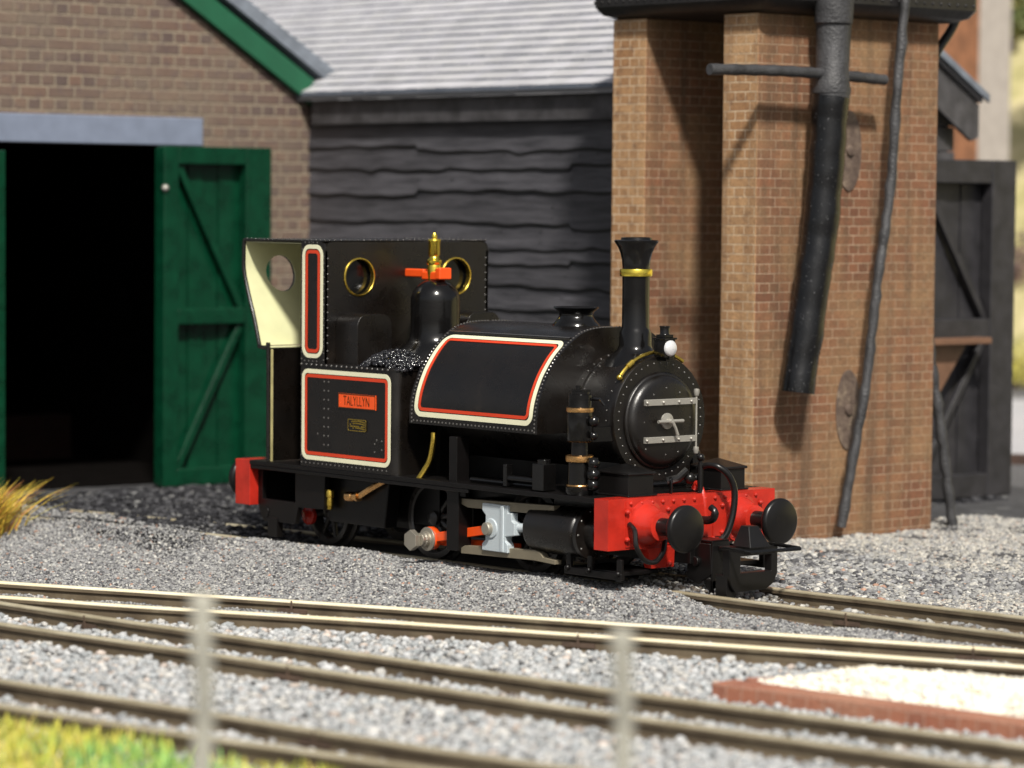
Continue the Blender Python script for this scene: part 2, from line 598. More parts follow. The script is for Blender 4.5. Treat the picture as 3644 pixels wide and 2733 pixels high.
def bez(pts, n=24):
    P = [Vector(p) for p in pts]
    out = []
    ext = [P[0] * 2 - P[1]] + P + [P[-1] * 2 - P[-2]]
    for i in range(1, len(ext) - 2):
        p0, p1, p2, p3 = ext[i - 1:i + 3]
        m = max(2, n // (len(P) - 1))
        for j in range(m):
            u = j / m
            out.append(0.5 * ((2 * p1) + (p2 - p0) * u + (2 * p0 - 5 * p1 + 4 * p2 - p3) * u * u + (3 * p1 - p0 - 3 * p2 + p3) * u ** 3))
    out.append(P[-1])
    return out


GZ = -0.13        # level of the ballast; rail tops are at 0

# ------------------------------------------------------------------ ground
g = MB()
g.raw([(-400, -400, GZ), (400, -400, GZ), (400, 400, GZ), (-400, 400, GZ)], [(0, 1, 2, 3)])
tag(g.build('ground', 'ground'), kind='structure')
def yard_z(x, y):
    f = min(1, max(0, (y + 1.75) / 0.8)) * min(1, max(0, (0.95 - x) / 0.9)) * min(1, max(0, (x + 9.2) / 1.2)) * min(1, max(0, (2.9 - y) / 1.2))
    return GZ + 0.004 + (0.09 + 0.026 * min(1, max(0, (-4.5 - x) / 0.8))) * f * f * (3 - 2 * f)


g = MB()
vs, fs = [], []
for i in range(151):
    for j in range(101):
        x, y = -17 + 18.2 * i / 150, -1.8 + 11 * j / 100
        vs.append((x, y, yard_z(x, y) + .006 * math.sin(x * 9 + 2 * math.sin(y * 5)) * math.sin(y * 8)))
for i in range(150):
    for j in range(100):
        k = i * 101 + j
        fs.append((k, k + 101, k + 102, k + 1))
g.raw(vs, fs)
tag(g.build('yard_ground', 'yard'), kind='structure')
g = MB()
g.raw([(-8.2, 10.6, GZ + .006), (2, 16, GZ + .006), (-4, 26, GZ + .006), (-16, 19.5, GZ + .006)], [(0, 1, 2, 3)])
tag(g.build('road', 'road'), kind='structure')

g = MB()
g.raw([(-12, -7.2, GZ + .003), (-5.5, -6.0, GZ + .003), (5.2, -1.0, GZ + .003), (12, 2.2, GZ + .003), (14, -14, GZ + .003), (-6, -14, GZ + .003)], [(0, 5, 4, 3, 2, 1)])
tag(g.build('ballast_bed', 'bed'), kind='structure')

# ------------------------------------------------------------------ railway tracks
HEAD = [(-0.027, -0.012), (-0.027, -0.036), (-0.010, -0.046), (-0.010, -0.095), (-0.042, -0.108), (-0.045, -0.13), (0.045, -0.13), (0.042, -0.108), (0.010, -0.095), (0.010, -0.046), (0.027, -0.036), (0.027, -0.012)]
CROWN = [(0.0285, -0.015), (0.028, -0.006), (0.022, -0.0005), (0.016, 0.0), (-0.016, 0.0), (-0.022, -0.0005), (-0.028, -0.006), (-0.0285, -0.015)]


def sweep(mb, path, prof):
    P = [Vector((p[0], p[1], 0)) for p in path]
    n = len(prof)
    vs, fs = [], []
    for i, p in enumerate(P):
        d = (P[min(i + 1, len(P) - 1)] - P[max(i - 1, 0)]).normalized()
        nn = Vector((-d.y, d.x, 0))
        for (a, z) in prof:
            q = p + nn * a
            vs.append((q.x, q.y, z))
    for i in range(len(P) - 1):
        for k in range(n):
            k2 = (k + 1) % n
            fs.append((i * n + k, i * n + k2, (i + 1) * n + k2, (i + 1) * n + k))
    fs.append(tuple(range(n)))
    fs.append(tuple((len(P) - 1) * n + k for k in range(n))[::-1])
    mb.raw(vs, fs)


RAILS = []


JOINTS = (-2.6, -1.05, 1.4, 3.3)


def joints_for(near, far, t):
    kids = [o for o in t.children if o.name.startswith('rail')]
    out = []
    for i, (pth, r) in enumerate(zip((near, far), kids)):
        for px in JOINTS[i::2]:
            if pth[2][0] < px < pth[-3][0]:
                out.append((pth, r, px + .37 * len(near) % .5))
    return out


def track(name, label, near, far, s0, s1, step=0.62, head='dull_head'):
    near = [(p.x, p.y) for p in bez([(x, y, 0) for x, y in near], 60)]
    far = [(p.x, p.y) for p in bez([(x, y, 0) for x, y in far], 60)]
    mid = near[len(near) // 2]
    t = thing(name, (mid[0], mid[1], GZ), label, 'railway track')
    for pth in (near, far):
        RAILS.append(np.array(pth))
        mb = MB()
        sweep(mb, pth, HEAD)
        r = mb.build('rail', 'rail_side', t, angle=30)
        ORIG.setdefault(r, ORIG[t])
        mb = MB()
        sweep(mb, pth, CROWN)
        mb.build('rail_crown', head, r, angle=30)
    for (pth, r, px) in joints_for(near, far, t):
        k = min(range(len(pth)), key=lambda i: abs(pth[i][0] - px))
        p, q = Vector((*pth[k], 0)), Vector((*pth[k + 1], 0))
        mb = MB()
        mb.obox(p + Vector((0, 0, -.055)), q - p, .012, .062, .106)
        mb.obox(p + Vector((0, 0, -.07)), q - p, .22, .045, .03)
        mb.build('rail_joint', 'sleeper', r)
    # sleepers under the rails, nearly buried in ballast
    N, F = np.array(near), np.array(far)
    L = np.concatenate([[0], np.cumsum(np.hypot(*np.diff(N, axis=0).T))])
    x = s0
    while x < min(s1, L[-1]):
        p = np.array([np.interp(x, L, N[:, 0]), np.interp(x, L, N[:, 1])])
        j = np.argmin(((F - p) ** 2).sum(1))
        q = F[j]
        d = (q - p) / np.linalg.norm(q - p)
        c = (p + q) / 2
        mb = MB()
        mb.obox((c[0], c[1], -0.165), (d[0], d[1], 0), 1.36, 0.24, 0.09)
        for e in (p, q):
            for sg in (-1, 1):
                mb.obox((e[0] + d[0] * 0.075 * sg, e[1] + d[1] * 0.075 * sg, -0.108), (d[0], d[1], 0), 0.06, 0.09, 0.035)
        mb.build('sleeper', 'sleeper', t, bevel=0.008)
        x += step
    return t


track('railway_track', 'track under the black locomotive, running beside the brick piers',
      [(-8.5, -1.45), (-6.4, -1.02), (-5.4, -0.80), (-3.8, -0.55), (-2.5, -0.42), (-1, -0.36), (0.58, -0.33), (1.74, -0.255), (3.16, -0.18), (6.5, 0.02)],
      [(-8.5, -0.78), (-6.4, -0.36), (-5.4, -0.13), (-3.8, 0.13), (-2.5, 0.27), (-1, 0.31), (0.5, 0.345), (1.6, 0.44), (3.1, 0.55), (6.5, 0.72)], 0.2, 15.5)
track('railway_track', 'bright railed track crossing the picture just in front of the locomotive',
      [(-4.6, -5.3), (-2.3, -4.193), (-1.351, -3.771), (0.11, -3.0), (1.634, -2.28), (2.714, -1.80), (3.675, -1.379), (5.5, -0.62)],
      [(-5.2, -4.72), (-3.0, -3.753), (-1.7, -3.13), (-0.445, -2.54), (1.115, -1.85), (2.234, -1.33), (3.043, -0.97), (4.4, -0.38)], 0.3, 11, head='rail_head')
track('railway_track', 'dull track in front of the white gravel bed, diverging from the bright railed one',
      [(-3.2, -5.12), (-1.146, -4.93), (0.56, -4.70), (2.065, -4.53), (3.884, -4.32), (5.219, -4.12), (6.3, -3.96), (8.0, -3.72)],
      [(-3.2, -4.42), (-2.0, -4.365), (-0.175, -4.17), (1.352, -3.97), (2.431, -3.85), (3.238, -3.76), (3.956, -3.65), (4.761, -3.52), (5.93, -3.35), (8.0, -3.05)], 0.3, 11)
track('railway_track', 'nearest track, beside the grass and behind the grey posts',
      [(-0.5, -7.05), (1.71, -6.68), (2.854, -6.49), (4.175, -6.2), (6.6, -5.68)],
      [(-0.9, -6.42), (1.0, -6.2), (2.403, -5.99), (3.835, -5.80), (4.599, -5.66), (6.6, -5.22)], 0.3, 8)

# ------------------------------------------------------------------ brick engine shed (left)
GX = -9.7
shed = thing('engine_shed', (GX, 1.0, GZ), 'brown brick engine shed with green bargeboard and open green doors', 'building')
SL = 0.616


def ztop(y):
    return 3.60 + SL * (3.97 - y) if y > 1.0 else 3.60 + SL * (y + 1.97)


wl = MB()
outer = [(-1.97, GZ), (0.02, GZ), (0.02, 3.16), (2.60, 3.16), (2.60, GZ), (3.97, GZ), (3.97, 3.56), (1.0, ztop(1.0) - 0.04), (-1.97, 3.56)]
wl.prism(outer, lambda a, b, h: (GX - h, a, b), 0.0, 0.3)
wl.box(GX - 7, GX - 0.3, -1.97, -1.67, GZ, 3.56)
wl.box(GX - 7, GX - 0.3, 3.67, 3.97, GZ, 3.56)
wl.build('wall', 'old_brick', shed)
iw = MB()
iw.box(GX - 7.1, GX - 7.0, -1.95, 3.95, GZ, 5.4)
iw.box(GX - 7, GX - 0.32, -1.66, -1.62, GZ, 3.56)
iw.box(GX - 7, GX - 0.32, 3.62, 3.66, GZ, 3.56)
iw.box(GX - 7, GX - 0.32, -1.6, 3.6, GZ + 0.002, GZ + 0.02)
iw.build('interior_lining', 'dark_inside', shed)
pw = MB()
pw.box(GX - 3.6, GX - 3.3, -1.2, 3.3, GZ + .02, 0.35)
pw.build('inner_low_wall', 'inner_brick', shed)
MB().box(GX - 0.02, GX + 0.02, -0.33, 2.655, 3.162, 3.43).build('lintel', 'lintel', shed, bevel=0.01)
for sg in (1, -1):
    def yy(y):
        return y if sg > 0 else 2.0 - y
    bb = MB()
    bb.prism([(yy(1.0), 5.43 + 0.22), (yy(3.93), 3.845), (yy(3.985), 3.79), (yy(3.985), 3.64), (yy(3.93), 3.585), (yy(1.0), 5.43 - 0.03)], lambda a, b, h: (GX + h, a, b), 0.03, 0.09)
    bb.build('bargeboard', 'barge_green', shed, bevel=0.01)
    rf = MB()
    n = 1
    for i in range(n):
        u0, u1 = i / n, (i + 1) / n
        y0, y1 = 1.0 + 3.18 * u0, 1.0 + 3.18 * u1
        z0, z1 = 5.86 - SL * (y0 - 1.0), 5.86 - SL * (y1 - 1.0)
        rf.raw([(x, yy(y), z) for x in (GX - 7.2, GX + 0.13) for y, z in ((y0, z0), (y1 + .03, z1 + .012), (y1 + .03, z1 - 0.15), (y0, z0 - 0.15))],
               [(0, 1, 2, 3), (4, 7, 6, 5), (0, 4, 5, 1), (2, 6, 7, 3), (1, 5, 6, 2), (0, 3, 7, 4)])
    rf.build('roof', 'slate_edge', shed)


def door_leaf(name, parent, X, y0, y1, z0, z1, mat, fw=0.2, stile=None, flip=False, lap=0.13):
    w0, w1 = fw, stile or fw
    p = MB()
    nb = 7
    for i in range(nb):
        a, b = y0 + 0.01 + (y1 - y0 - 0.02) * i / nb, y0 + 0.01 + (y1 - y0 - 0.02) * (i + 1) / nb
        p.box(X - 0.05, X - 0.012 * (i % 2), a + 0.004, b - 0.004, z0 + 0.02, z1 - 0.02)
    d = p.build(name, mat, parent, bevel=0.004)
    q = MB()
    q.box(X + 0.001, X + lap, y0, y0 + w0, z0, z1)
    q.box(X + 0.001, X + lap, y1 - w1, y1, z0, z1)
    zm = z0 + (z1 - z0) * 0.5
    for a, b in ((z1 - fw, z1), (zm - fw * 0.45, zm + fw * 0.45), (z0, z0 + fw)):
        q.box(X + 0.002, X + lap - 0.006, y0 + w0, y1 - w1, a, b)
    q.build('door_frame', mat, d, bevel=0.012)
    for k, (za, zb) in enumerate(((z1 - fw, zm + fw * .45), (z0 + fw, zm - fw * .45))):
        a = Vector((X + lap * 0.45, y0 + w0 + 0.02, za))
        b = Vector((X + lap * 0.45, y1 - w1 - 0.02, zb))
        MB().obox((a + b) / 2, b - a, (b - a).length, 0.06, 0.07).build('door_brace', mat, d, bevel=0.008)
    return d


d = door_leaf('door', shed, GX + 0.2, 1.99, 3.25, -0.10, 3.15, 'green', 0.17, 0.30)
st = MB()
st.sphere((GX + 0.33, 2.0, 2.75), 0.035)
st.build('door_catch', 'silver', d)
door_leaf('door', shed, GX + 0.2, -1.02, 0.24, -0.10, 3.08, 'green', 0.17, 0.17)

# ------------------------------------------------------------------ tarred timber shed
YW, XE = 3.97, -4.5
YR = 7.66
tsh = thing('timber_shed', (-7.0, 5.8, GZ), 'black tarred timber shed with wavy boards and pale slate roof', 'building')
core = MB()
core.prism([(YW + .02, GZ), (YR - .02, GZ), (YR - .02, 3.7), ((YW + YR) / 2, 4.80), (YW + .02, 3.7)], lambda a, b, h: (h, a, b), GX - 6.5, XE - 0.05)
core.build('wall_core', 'dark_inside', tsh)
bd = MB()
edges = [3.36, 3.15, 2.93, 2.684, 2.432, 2.235, 2.05, 1.81, 1.645, 1.45, 1.25, 1.04, 0.84, 0.63, 0.42, 0.2, 0.0, -0.13]
nx = 130
xs = np.linspace(GX + 0.01, XE, nx)


def wav(x, k):
    v = 0.007 * math.sin(2.1 * x + k * 1.7) + 0.005 * math.sin(5.3 * x + k * 2.9) + 0.006 * math.sin(11 * x + k * 0.7)
    for j in range(3):
        cx = GX + 0.8 + ((k * 1.37 + j * 1.9 + 0.6 * math.sin(k * 3.1 + j)) % 4.4)
        v += 0.028 * math.sin(k * 7 + j * 5) * math.exp(-((x - cx) / 0.11) ** 2)
    for j, cx in enumerate((-8.0, -5.75)):          # butt joints: the two boards of a course differ a little
        if (k + j) % 2 == 0 and x > cx:
            v += 0.045 * (1 if (k + j) % 4 else -1)
    return v


for k in range(len(edges) - 1):
    zt, zb = edges[k] + 0.05, edges[k + 1]
    sh = 0.8 + 0.4 * random.random()
    bd.cc = (sh, sh, sh)
    vs, fs = [], []
    for i, x in enumerate(xs):
        e = zb + (wav(x, k) if zb > -0.1 else 0)
        pr = 0.030 + 0.004 * math.sin(x * 3 + k)
        vs += [(x, YW - 0.012, zt), (x, YW - pr, e + 0.030), (x, YW - pr - .002, e + 0.024), (x, YW - pr + .004, e), (x, YW + 0.01, e + 0.004)]
    for i in range(nx - 1):
        for j in range(4):
            fs.append((i * 5 + j, i * 5 + 5 + j, i * 5 + 6 + j, i * 5 + 1 + j))
    bd.raw(vs, fs)
    for i in range(nx):                                # lap shadow line painted dark along the lower edge of each board
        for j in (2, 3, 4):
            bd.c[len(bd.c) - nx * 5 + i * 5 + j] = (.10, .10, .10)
bd.cc = (0.25, 0.25, 0.25)
for k in range(1, len(edges) - 2):                    # nail heads
    for x in (-8.15, -7.2, -6.3, -5.4):
        x += 0.5 * math.sin(k * 2.3 + x)
        for dz in (-0.05, 0.05):
            z = (edges[k] + edges[k + 1]) / 2 + dz
            bd.rivet((x, YW - 0.02, z), (0, -1, 0), 0.014, 0.6)
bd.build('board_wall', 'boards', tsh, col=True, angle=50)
eb = MB()
for k in range(16):
    z0 = GZ + k * 0.235
    y1 = YR
    eb.box(XE - 0.04, XE + 0.012 * (k % 2) + 0.005, YW, y1, z0 + .004, z0 + 0.231)
eb.prism([(YW, 3.64), (YR, 3.64), ((YW + YR) / 2, 4.72)], lambda a, b, h: (XE + h, a, b), -0.04, 0.0)
eb.build('end_wall', 'tar', tsh, bevel=0.006)
fc = MB()
fc.box(GX + 0.14, XE + .1, YW - 0.10, YW - 0.06, 3.39, 3.69)
fc.build('fascia', 'tar', tsh, bevel=0.008)
yc = (YW + YR) / 2
ZE, RS = 3.70, 0.60
rf = MB()
rows = 15
y_e = YW - 0.17
run = yc - y_e
for i in range(rows):
    ya, yb = y_e + run * i / rows, y_e + run * (i + 1) / rows
    za, zb = ZE + RS * (ya - y_e), ZE + RS * (yb - y_e)
    x = GX - 6.5
    while x < XE + 0.22:
        wdt = 0.205 + random.uniform(-0.012, 0.012)
        if x == GX - 6.5 and i % 2:
            wdt *= 0.5
        x2 = min(x + wdt, XE + 0.22)
        sh = random.uniform(0.90, 1.05)
        rf.cc = (sh, sh, sh * random.uniform(0.99, 1.03))
        e = random.uniform(-0.004, 0.004)
        u = random.uniform(0.022, 0.027)
        rf.raw([(x + .002, ya - 0.02 + e, za + u - .012), (x2 - .002, ya - 0.02 + e, za + u - .012), (x2 - .002, yb + .02, zb + 0.012), (x + .002, yb + .02, zb + 0.012),
                (x + .002, ya - 0.02 + e, za - 0.012), (x2 - .002, ya - 0.02 + e, za - 0.012)], [(0, 1, 2, 3), (0, 3, 4), (1, 5, 2)])
        rf.cc = (.24, .28, .34)  # shadow line between slate rows painted into the risers
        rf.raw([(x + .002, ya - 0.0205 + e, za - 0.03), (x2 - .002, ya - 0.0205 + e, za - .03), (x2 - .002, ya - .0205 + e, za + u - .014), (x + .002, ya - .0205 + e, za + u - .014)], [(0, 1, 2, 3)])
        x = x2
rf.cc = (0.5, 0.5, 0.5)
for sg in (-1, 1):
    y0 = yc + sg * run
    ys = yc
    rf.raw([(x, y, z) for x in (GX - 6.5, XE + .21) for y, z in ((y0, ZE - 0.014), (ys, ZE - .014 + RS * run), (ys, ZE - .09 + RS * run), (y0, ZE - .075))],
           [(0, 1, 2, 3), (4, 7, 6, 5), (0, 4, 5, 1), (2, 6, 7, 3), (1, 5, 6, 2), (0, 3, 7, 4)])
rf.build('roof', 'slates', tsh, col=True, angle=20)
vb = MB()
y_e2 = 2 * yc - y_e
for sg in (-1, 1):
    e = y_e if sg < 0 else y_e2
    vb.prism([(yc, ZE + RS * run - 0.10), (e, ZE - 0.10), (e, ZE - 0.40), (e - sg * 0.1, ZE - 0.44), (yc, ZE + RS * run - 0.47)], lambda a, b, h: (XE + h, a, b), 0.12, 0.17)
vb.build('bargeboard', 'tar', tsh, bevel=0.01)
vs_ = MB()
vs_.prism([(yc, ZE + RS * run + 0.03), (y_e2 + .05, ZE + 0.0), (y_e2 + .05, ZE - 0.08), (yc, ZE + RS * run - 0.06)], lambda a, b, h: (XE + h, a, b), 0.222, 0.26)
vs_.build('roof_verge', 'slate_edge', tsh, bevel=0.01)
dl = door_leaf('door', tsh, XE + 0.22, 6.7, 8.16, -0.10, 3.08, 'tar_dark', 0.22, 0.34, lap=0.14)
sf = MB()
sf.box(XE + 0.37, XE + 0.56, 6.8, 7.62, 1.36, 1.42)
o = sf.build('shelf', 'shelf_brown', tsh, bevel=0.01)
br = MB()
br.prism([(6.9, 1.358), (7.42, 1.358), (6.9, 0.72)], lambda a, b, h: (XE + h, a, b), 0.38, 0.42)
br.build('shelf_bracket', 'shelf_brown', o)

# ------------------------------------------------------------------ water tower on two brick piers
tw = thing('water_tower', (-3.3, 4.1, GZ), 'water tower with black tank on two brown brick piers', 'water tower')
Y0, Y1, ZT = 3.03, 5.19, 4.2


def pier(x0, x1):
    sd = MB()
    sd.box(x0, x1, Y0, Y1, GZ, ZT)
    p = sd.build('brick_pier', 'pier_side', tw, bevel=0.012)
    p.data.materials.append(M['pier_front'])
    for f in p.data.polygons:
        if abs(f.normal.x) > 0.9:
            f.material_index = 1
    return p


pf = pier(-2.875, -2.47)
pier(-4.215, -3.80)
for (yc_, zc_) in ((4.10, 3.10), (4.13, 0.944)):
    b = MB()
    b.prism([(yc_ + 0.145 * math.cos(2 * math.pi * k / 28), zc_ + 0.335 * math.sin(2 * math.pi * k / 28)) for k in range(28)], lambda a, b_, h: (-2.47 + h, a, b_), 0.001, 0.014)
    b.lathe((-2.458, yc_, zc_), (1, 0, 0), [(0.05, 0), (0.045, 0.02), (0.0, 0.03)], 14)
    tag(b.build('tie_plate', 'tie', tw, bevel=0.005))
tk = MB()


def rrect(x0, x1, y0, y1, r, n=6):
    P = []
    for cx, cy, t0 in ((x1 - r, y1 - r, 0), (x0 + r, y1 - r, 90), (x0 + r, y0 + r, 180), (x1 - r, y0 + r, 270)):
        for k in range(n + 1):
            th = R(t0 + 90 * k / n)
            P.append((cx + r * math.cos(th), cy + r * math.sin(th)))
    return P


lv = []
for ins, z in ((0.16, 4.20), (0.05, 4.235), (0.0, 4.30), (0.0, 4.85)):
    lv.append([(x, y, z) for x, y in rrect(-4.36 + ins, -2.24 - ins, 2.90 + ins, 5.46 - ins, max(0.1 - ins * .3, .04))])
n = len(lv[0])
fs = [(i * n + k, i * n + (k + 1) % n, (i + 1) * n + (k + 1) % n, (i + 1) * n + k) for i in range(3) for k in range(n)]
fs += [tuple(range(n))[::-1], tuple(3 * n + k for k in range(n))]
tk.raw([p for L_ in lv for p in L_], fs)
for z in (4.34, 4.42):
    for k in range(24):
        tk.rivet((-4.3 + k * 0.088, 2.90, z), (0, -1, 0), 0.016)
        tk.rivet((-2.24, 3.0 + k * 0.103, z), (1, 0, 0), 0.016)
tk.build('tank', 'tank_black', tw)
XP = -2.2


def wob(path, a, k=1.0):
    return [p + Vector((a * math.sin(i * 1.3 * k), a * math.sin(i * 2.1 * k + 1), 0)) for i, p in enumerate(path)]


pp = MB()
path = [Vector((XP, 3.625, 4.6)), Vector((XP, 3.62, 4.35)), Vector((XP, 3.62, 4.13)), Vector((XP, 3.62, 4.11)), Vector((XP, 3.615, 3.72)), Vector((XP, 3.605, 3.66)), Vector((XP, 3.60, 3.565)), Vector((XP, 3.60, 3.53))]
pp.tube(wob(path, 0.005), [0.162, 0.162, 0.157, 0.145, 0.135, 0.147, 0.155, 0.152], 28)
pp.tube([(XP, 3.60, 3.60), (XP, 3.60, 3.56)], [0.164, 0.162], 28)
pp.build('delivery_pipe', 'pipe_grey', tw)
hs = MB()
hp = bez([(XP, 3.60, 3.56), (XP, 3.575, 3.2), (XP, 3.54, 2.81), (XP, 3.49, 2.4), (XP, 3.425, 2.06), (XP, 3.345, 1.6), (XP, 3.252, 1.13)], 40)
nn = len(hp)
hs.tube(wob(hp, 0.004), [0.150 - 0.010 * i / nn + 0.003 * math.sin(i * 0.9) for i in range(nn)], 28)
hs.build('hose', 'hose', tw)
cb = MB()
cp = bez([(XP - .02, 2.245, 3.708), (XP - 0.01, 2.96, 3.72), (XP, 3.6, 3.71), (XP, 4.228, 3.684)], 30)
cb.tube(wob(cp, 0.003), [0.045 + 0.003 * math.sin(i * 2.1) for i in range(len(cp))], 12)
cb.build('crossbar', 'pipe_grey', tw)
rd = MB()
XR = -2.2
rp = bez([(XR, 4.49, 4.8), (XR, 4.468, 4.36), (XR, 4.385, 3.6), (XR, 4.335, 2.9), (XR, 4.255, 2.4), (XR, 4.19, 2.06), (XR - .01, 4.13, 1.55), (XR - .02, 4.07, 1.1), (XR - .05, 3.96, 0.5), (XR - .08, 3.88, -0.01)], 60)
rd.tube(wob(rp, 0.004, 1.7), [0.043 + 0.007 * math.sin(i * 1.9) * math.sin(i * 0.57) for i in range(len(rp))], 12)
rd.build('pull_rod', 'pipe_grey', tw)
ov = MB()
op = bez([(-2.6, 5.52, 4.6), (-2.6, 5.62, 4.42), (-2.6, 5.5, 4.18), (-2.6, 5.3, 3.95), (-2.62, 5.21, 3.7), (-2.62, 5.2, 3.3)], 30)
ov.tube(op, 0.04, 12)
ov.build('overflow_pipe', 'tank_black', tw)
ld = MB()
lp = bez([(-2.72, 5.27, 2.4), (-2.66, 5.33, 1.5), (-2.6, 5.44, 0.7), (-2.56, 5.56, GZ + .02)], 40)
ld.tube(wob(lp, 0.005, 1.4), [0.045 + 0.006 * math.sin(i * 1.5) for i in range(len(lp))], 12)
tag(ld.build('iron_rod', 'pipe_grey', origin=(-2.6, 5.5, GZ)), 'thin grey iron rod leaning against the right edge of the brick pier', 'rod')

# ------------------------------------------------------------------ the locomotive
L = thing('steam_locomotive', (-2.1, 0, 0), 'black saddle tank steam locomotive with red buffer beams and cream lining', 'locomotive')
ZC = 1.14
# running plate, frames
rp_ = MB()
rp_.box(-4.15, -0.145, -0.80, 0.80, 0.60, 0.635)
rp_.box(-4.15, -1.5, -0.795, -0.76, 0.57, 0.60)
rp_.box(-4.15, -1.5, 0.76, 0.795, 0.57, 0.60)
rp_.build('running_plate', 'frame_black', L, bevel=0.006)
fr = MB()
for s in (-1, 1):
    fr.box(-4.12, -0.16, s * 0.27 - 0.02, s * 0.27 + 0.02, 0.18, 0.60)
fr.box(-3.2, -2.3, -0.40, 0.40, 0.24, 1.1)
fr.box(-4.135, -4.12, -.69, .69, .29, .6)  # added black plate standing for shade on the rear beam's inner face
fr.box(-2.3, -0.8, -0.25, 0.25, 0.30, 0.78)
fr.build('main_frame', 'frame_black', L)
for s in (-1, 1):
    a = MB()
    Yp = s * 0.70
    holes = [[(-4.08, 0.335), (-3.66, 0.335), (-3.66, 0.56), (-4.08, 0.56)]]
    a.prism([(-4.14, 0.598), (-3.28, 0.598), (-3.30, 0.31), (-3.62, 0.30), (-3.66, 0.17), (-4.06, 0.16), (-4.10, 0.20), (-4.14, 0.30)], lambda u, v, h: (u, Yp + h, v), -0.02, 0.02, holes)
    a.box(-4.0, -3.88, Yp - 0.03, Yp + 0.03, 0.05, 0.2)
    a.lathe((-4.04, Yp - 0.021, 0.235), (0, -1, 0), [(0.045, 0), (0.045, 0.006), (0, 0.006)], 16)
    a.build('rear_frame', 'frame_black', L, bevel=0.006)
    a = MB()
    a.prism([(-3.45, 0.6), (-2.62, 0.6), (-2.68, 0.21), (-3.36, 0.21)], lambda u, v, h: (u, s * 0.56 + h, v), -0.06, 0.06)
    a.build('ash_pan', 'frame_black', L, bevel=0.01)
    a = MB()
    a.lathe((-3.75, s * 0.5, 0.22), (0, s, 0), [(0.075, 0), (0.075, 0.03), (0.05, 0.05), (0, 0.055)], 20)
    a.build('axle_cap', 'red', L)


def wheel(x, s, r, ns):
    y = s * 0.36
    t_ = MB()
    t_.lathe((x, y, r), (0, s, 0), [(r * 0.82, -0.045), (r + 0.035, -0.045), (r + 0.035, -0.02), (r, -0.01), (r, 0.05), (r * 0.86, 0.055), (r * 0.82, 0.045), (r * 0.82, -0.045)], 40, False)
    wv = t_.build('wheel', 'wheel_grey', L)
    q = MB()
    q.lathe((x, y, r), (0, s, 0), [(0.055, -0.04), (0.055, 0.06), (0.03, 0.075), (0, 0.075)], 20)
    for k in range(ns):
        th = 2 * math.pi * k / ns + 0.2
        d_ = Vector((math.cos(th), 0, math.sin(th)))
        q.tube([Vector((x, y + s * .01, r)) + d_ * 0.04, Vector((x, y + s * .01, r)) + d_ * r * 0.84], [0.024, 0.016], 8)
    q.build('wheel_spokes', 'wheel_grey', wv)


for s in (-1, 1):
    wheel(-2.36, s, 0.30, 10)
    wheel(-1.22, s, 0.30, 10)
    wheel(-3.64, s, 0.25, 8)
for x, r in ((-2.36, .3), (-1.22, .3), (-3.64, .25)):
    MB().cyl((x, -0.33, r), (x, 0.33, r), 0.04, n=14).build('axle', 'frame_black', L)

# boiler, saddle tank, smokebox
b = MB()
b.cyl((-3.18, 0, ZC), (-0.80, 0, ZC), 0.42, n=64)
b.build('boiler', 'black', L)
PROF = [(0.0, 1.768), (0.12, 1.767), (0.22, 1.758), (0.31, 1.737), (0.38, 1.702), (0.44, 1.662), (0.50, 1.615), (0.56, 1.555), (0.61, 1.49), (0.65, 1.43), (0.685, 1.36), (0.71, 1.30), (0.73, 1.235), (0.742, 1.17), (0.746, 1.10), (0.746, 1.03)]
PF = [(p.x, p.y) for p in bez([(y, z, 0) for y, z in PROF], 75)]
SA = np.concatenate([[0], np.cumsum(np.hypot(*np.diff(np.array(PF), axis=0).T))])


def tank_at(x, sarc, h, s=-1):
    y = np.interp(sarc, SA, [p[0] for p in PF])
    z = np.interp(sarc, SA, [p[1] for p in PF])
    y2 = np.interp(min(sarc + .01, SA[-1]), SA, [p[0] for p in PF]) - np.interp(sarc - .01, SA, [p[0] for p in PF])
    z2 = np.interp(min(sarc + .01, SA[-1]), SA, [p[1] for p in PF]) - np.interp(sarc - .01, SA, [p[1] for p in PF])
    m = math.hypot(y2, z2)
    return (x, s * (y - z2 / m * h), z + y2 / m * h)


TX0, TX1 = -2.235, -0.81
b = MB()
poly = [(-y, z) for y, z in PF[::-1]] + PF[1:]
b.prism(poly, lambda u, v, h: (h, u, v), TX0, TX1)
sA = float(np.interp(0.40, [p[0] for p in PF], SA))
for s in (-1, 1):
    for i in range(41):
        sa = SA[-1] * (0.02 + 0.97 * i / 40)
        for x in (TX0 + 0.028, TX1 - 0.028):
            p, q = tank_at(x, sa, 0, s), tank_at(x, sa, 1, s)
            b.rivet(p, Vector(q) - Vector(p), 0.0095)
    for i in range(33):
        p, q = tank_at(TX0 + 0.05 + (TX1 - TX0 - .1) * i / 32, SA[-1] - 0.022, 0, s), tank_at(0, SA[-1] - 0.022, 1, s)
        b.rivet(p, (0, s, 0), 0.0095)
    p0, p1 = tank_at(TX0 + .045, sA, 0.002, s), tank_at(TX1 - .045, sA, 0.002, s)
    b.tube([p0, p1], 0.012, 8)
tkb = b.build('saddle_tank', 'black', L, angle=25)
sT = float(np.interp(0.425, [p[0] for p in PF], SA))
sB = float(SA[-1] - (1.085 - 1.03))
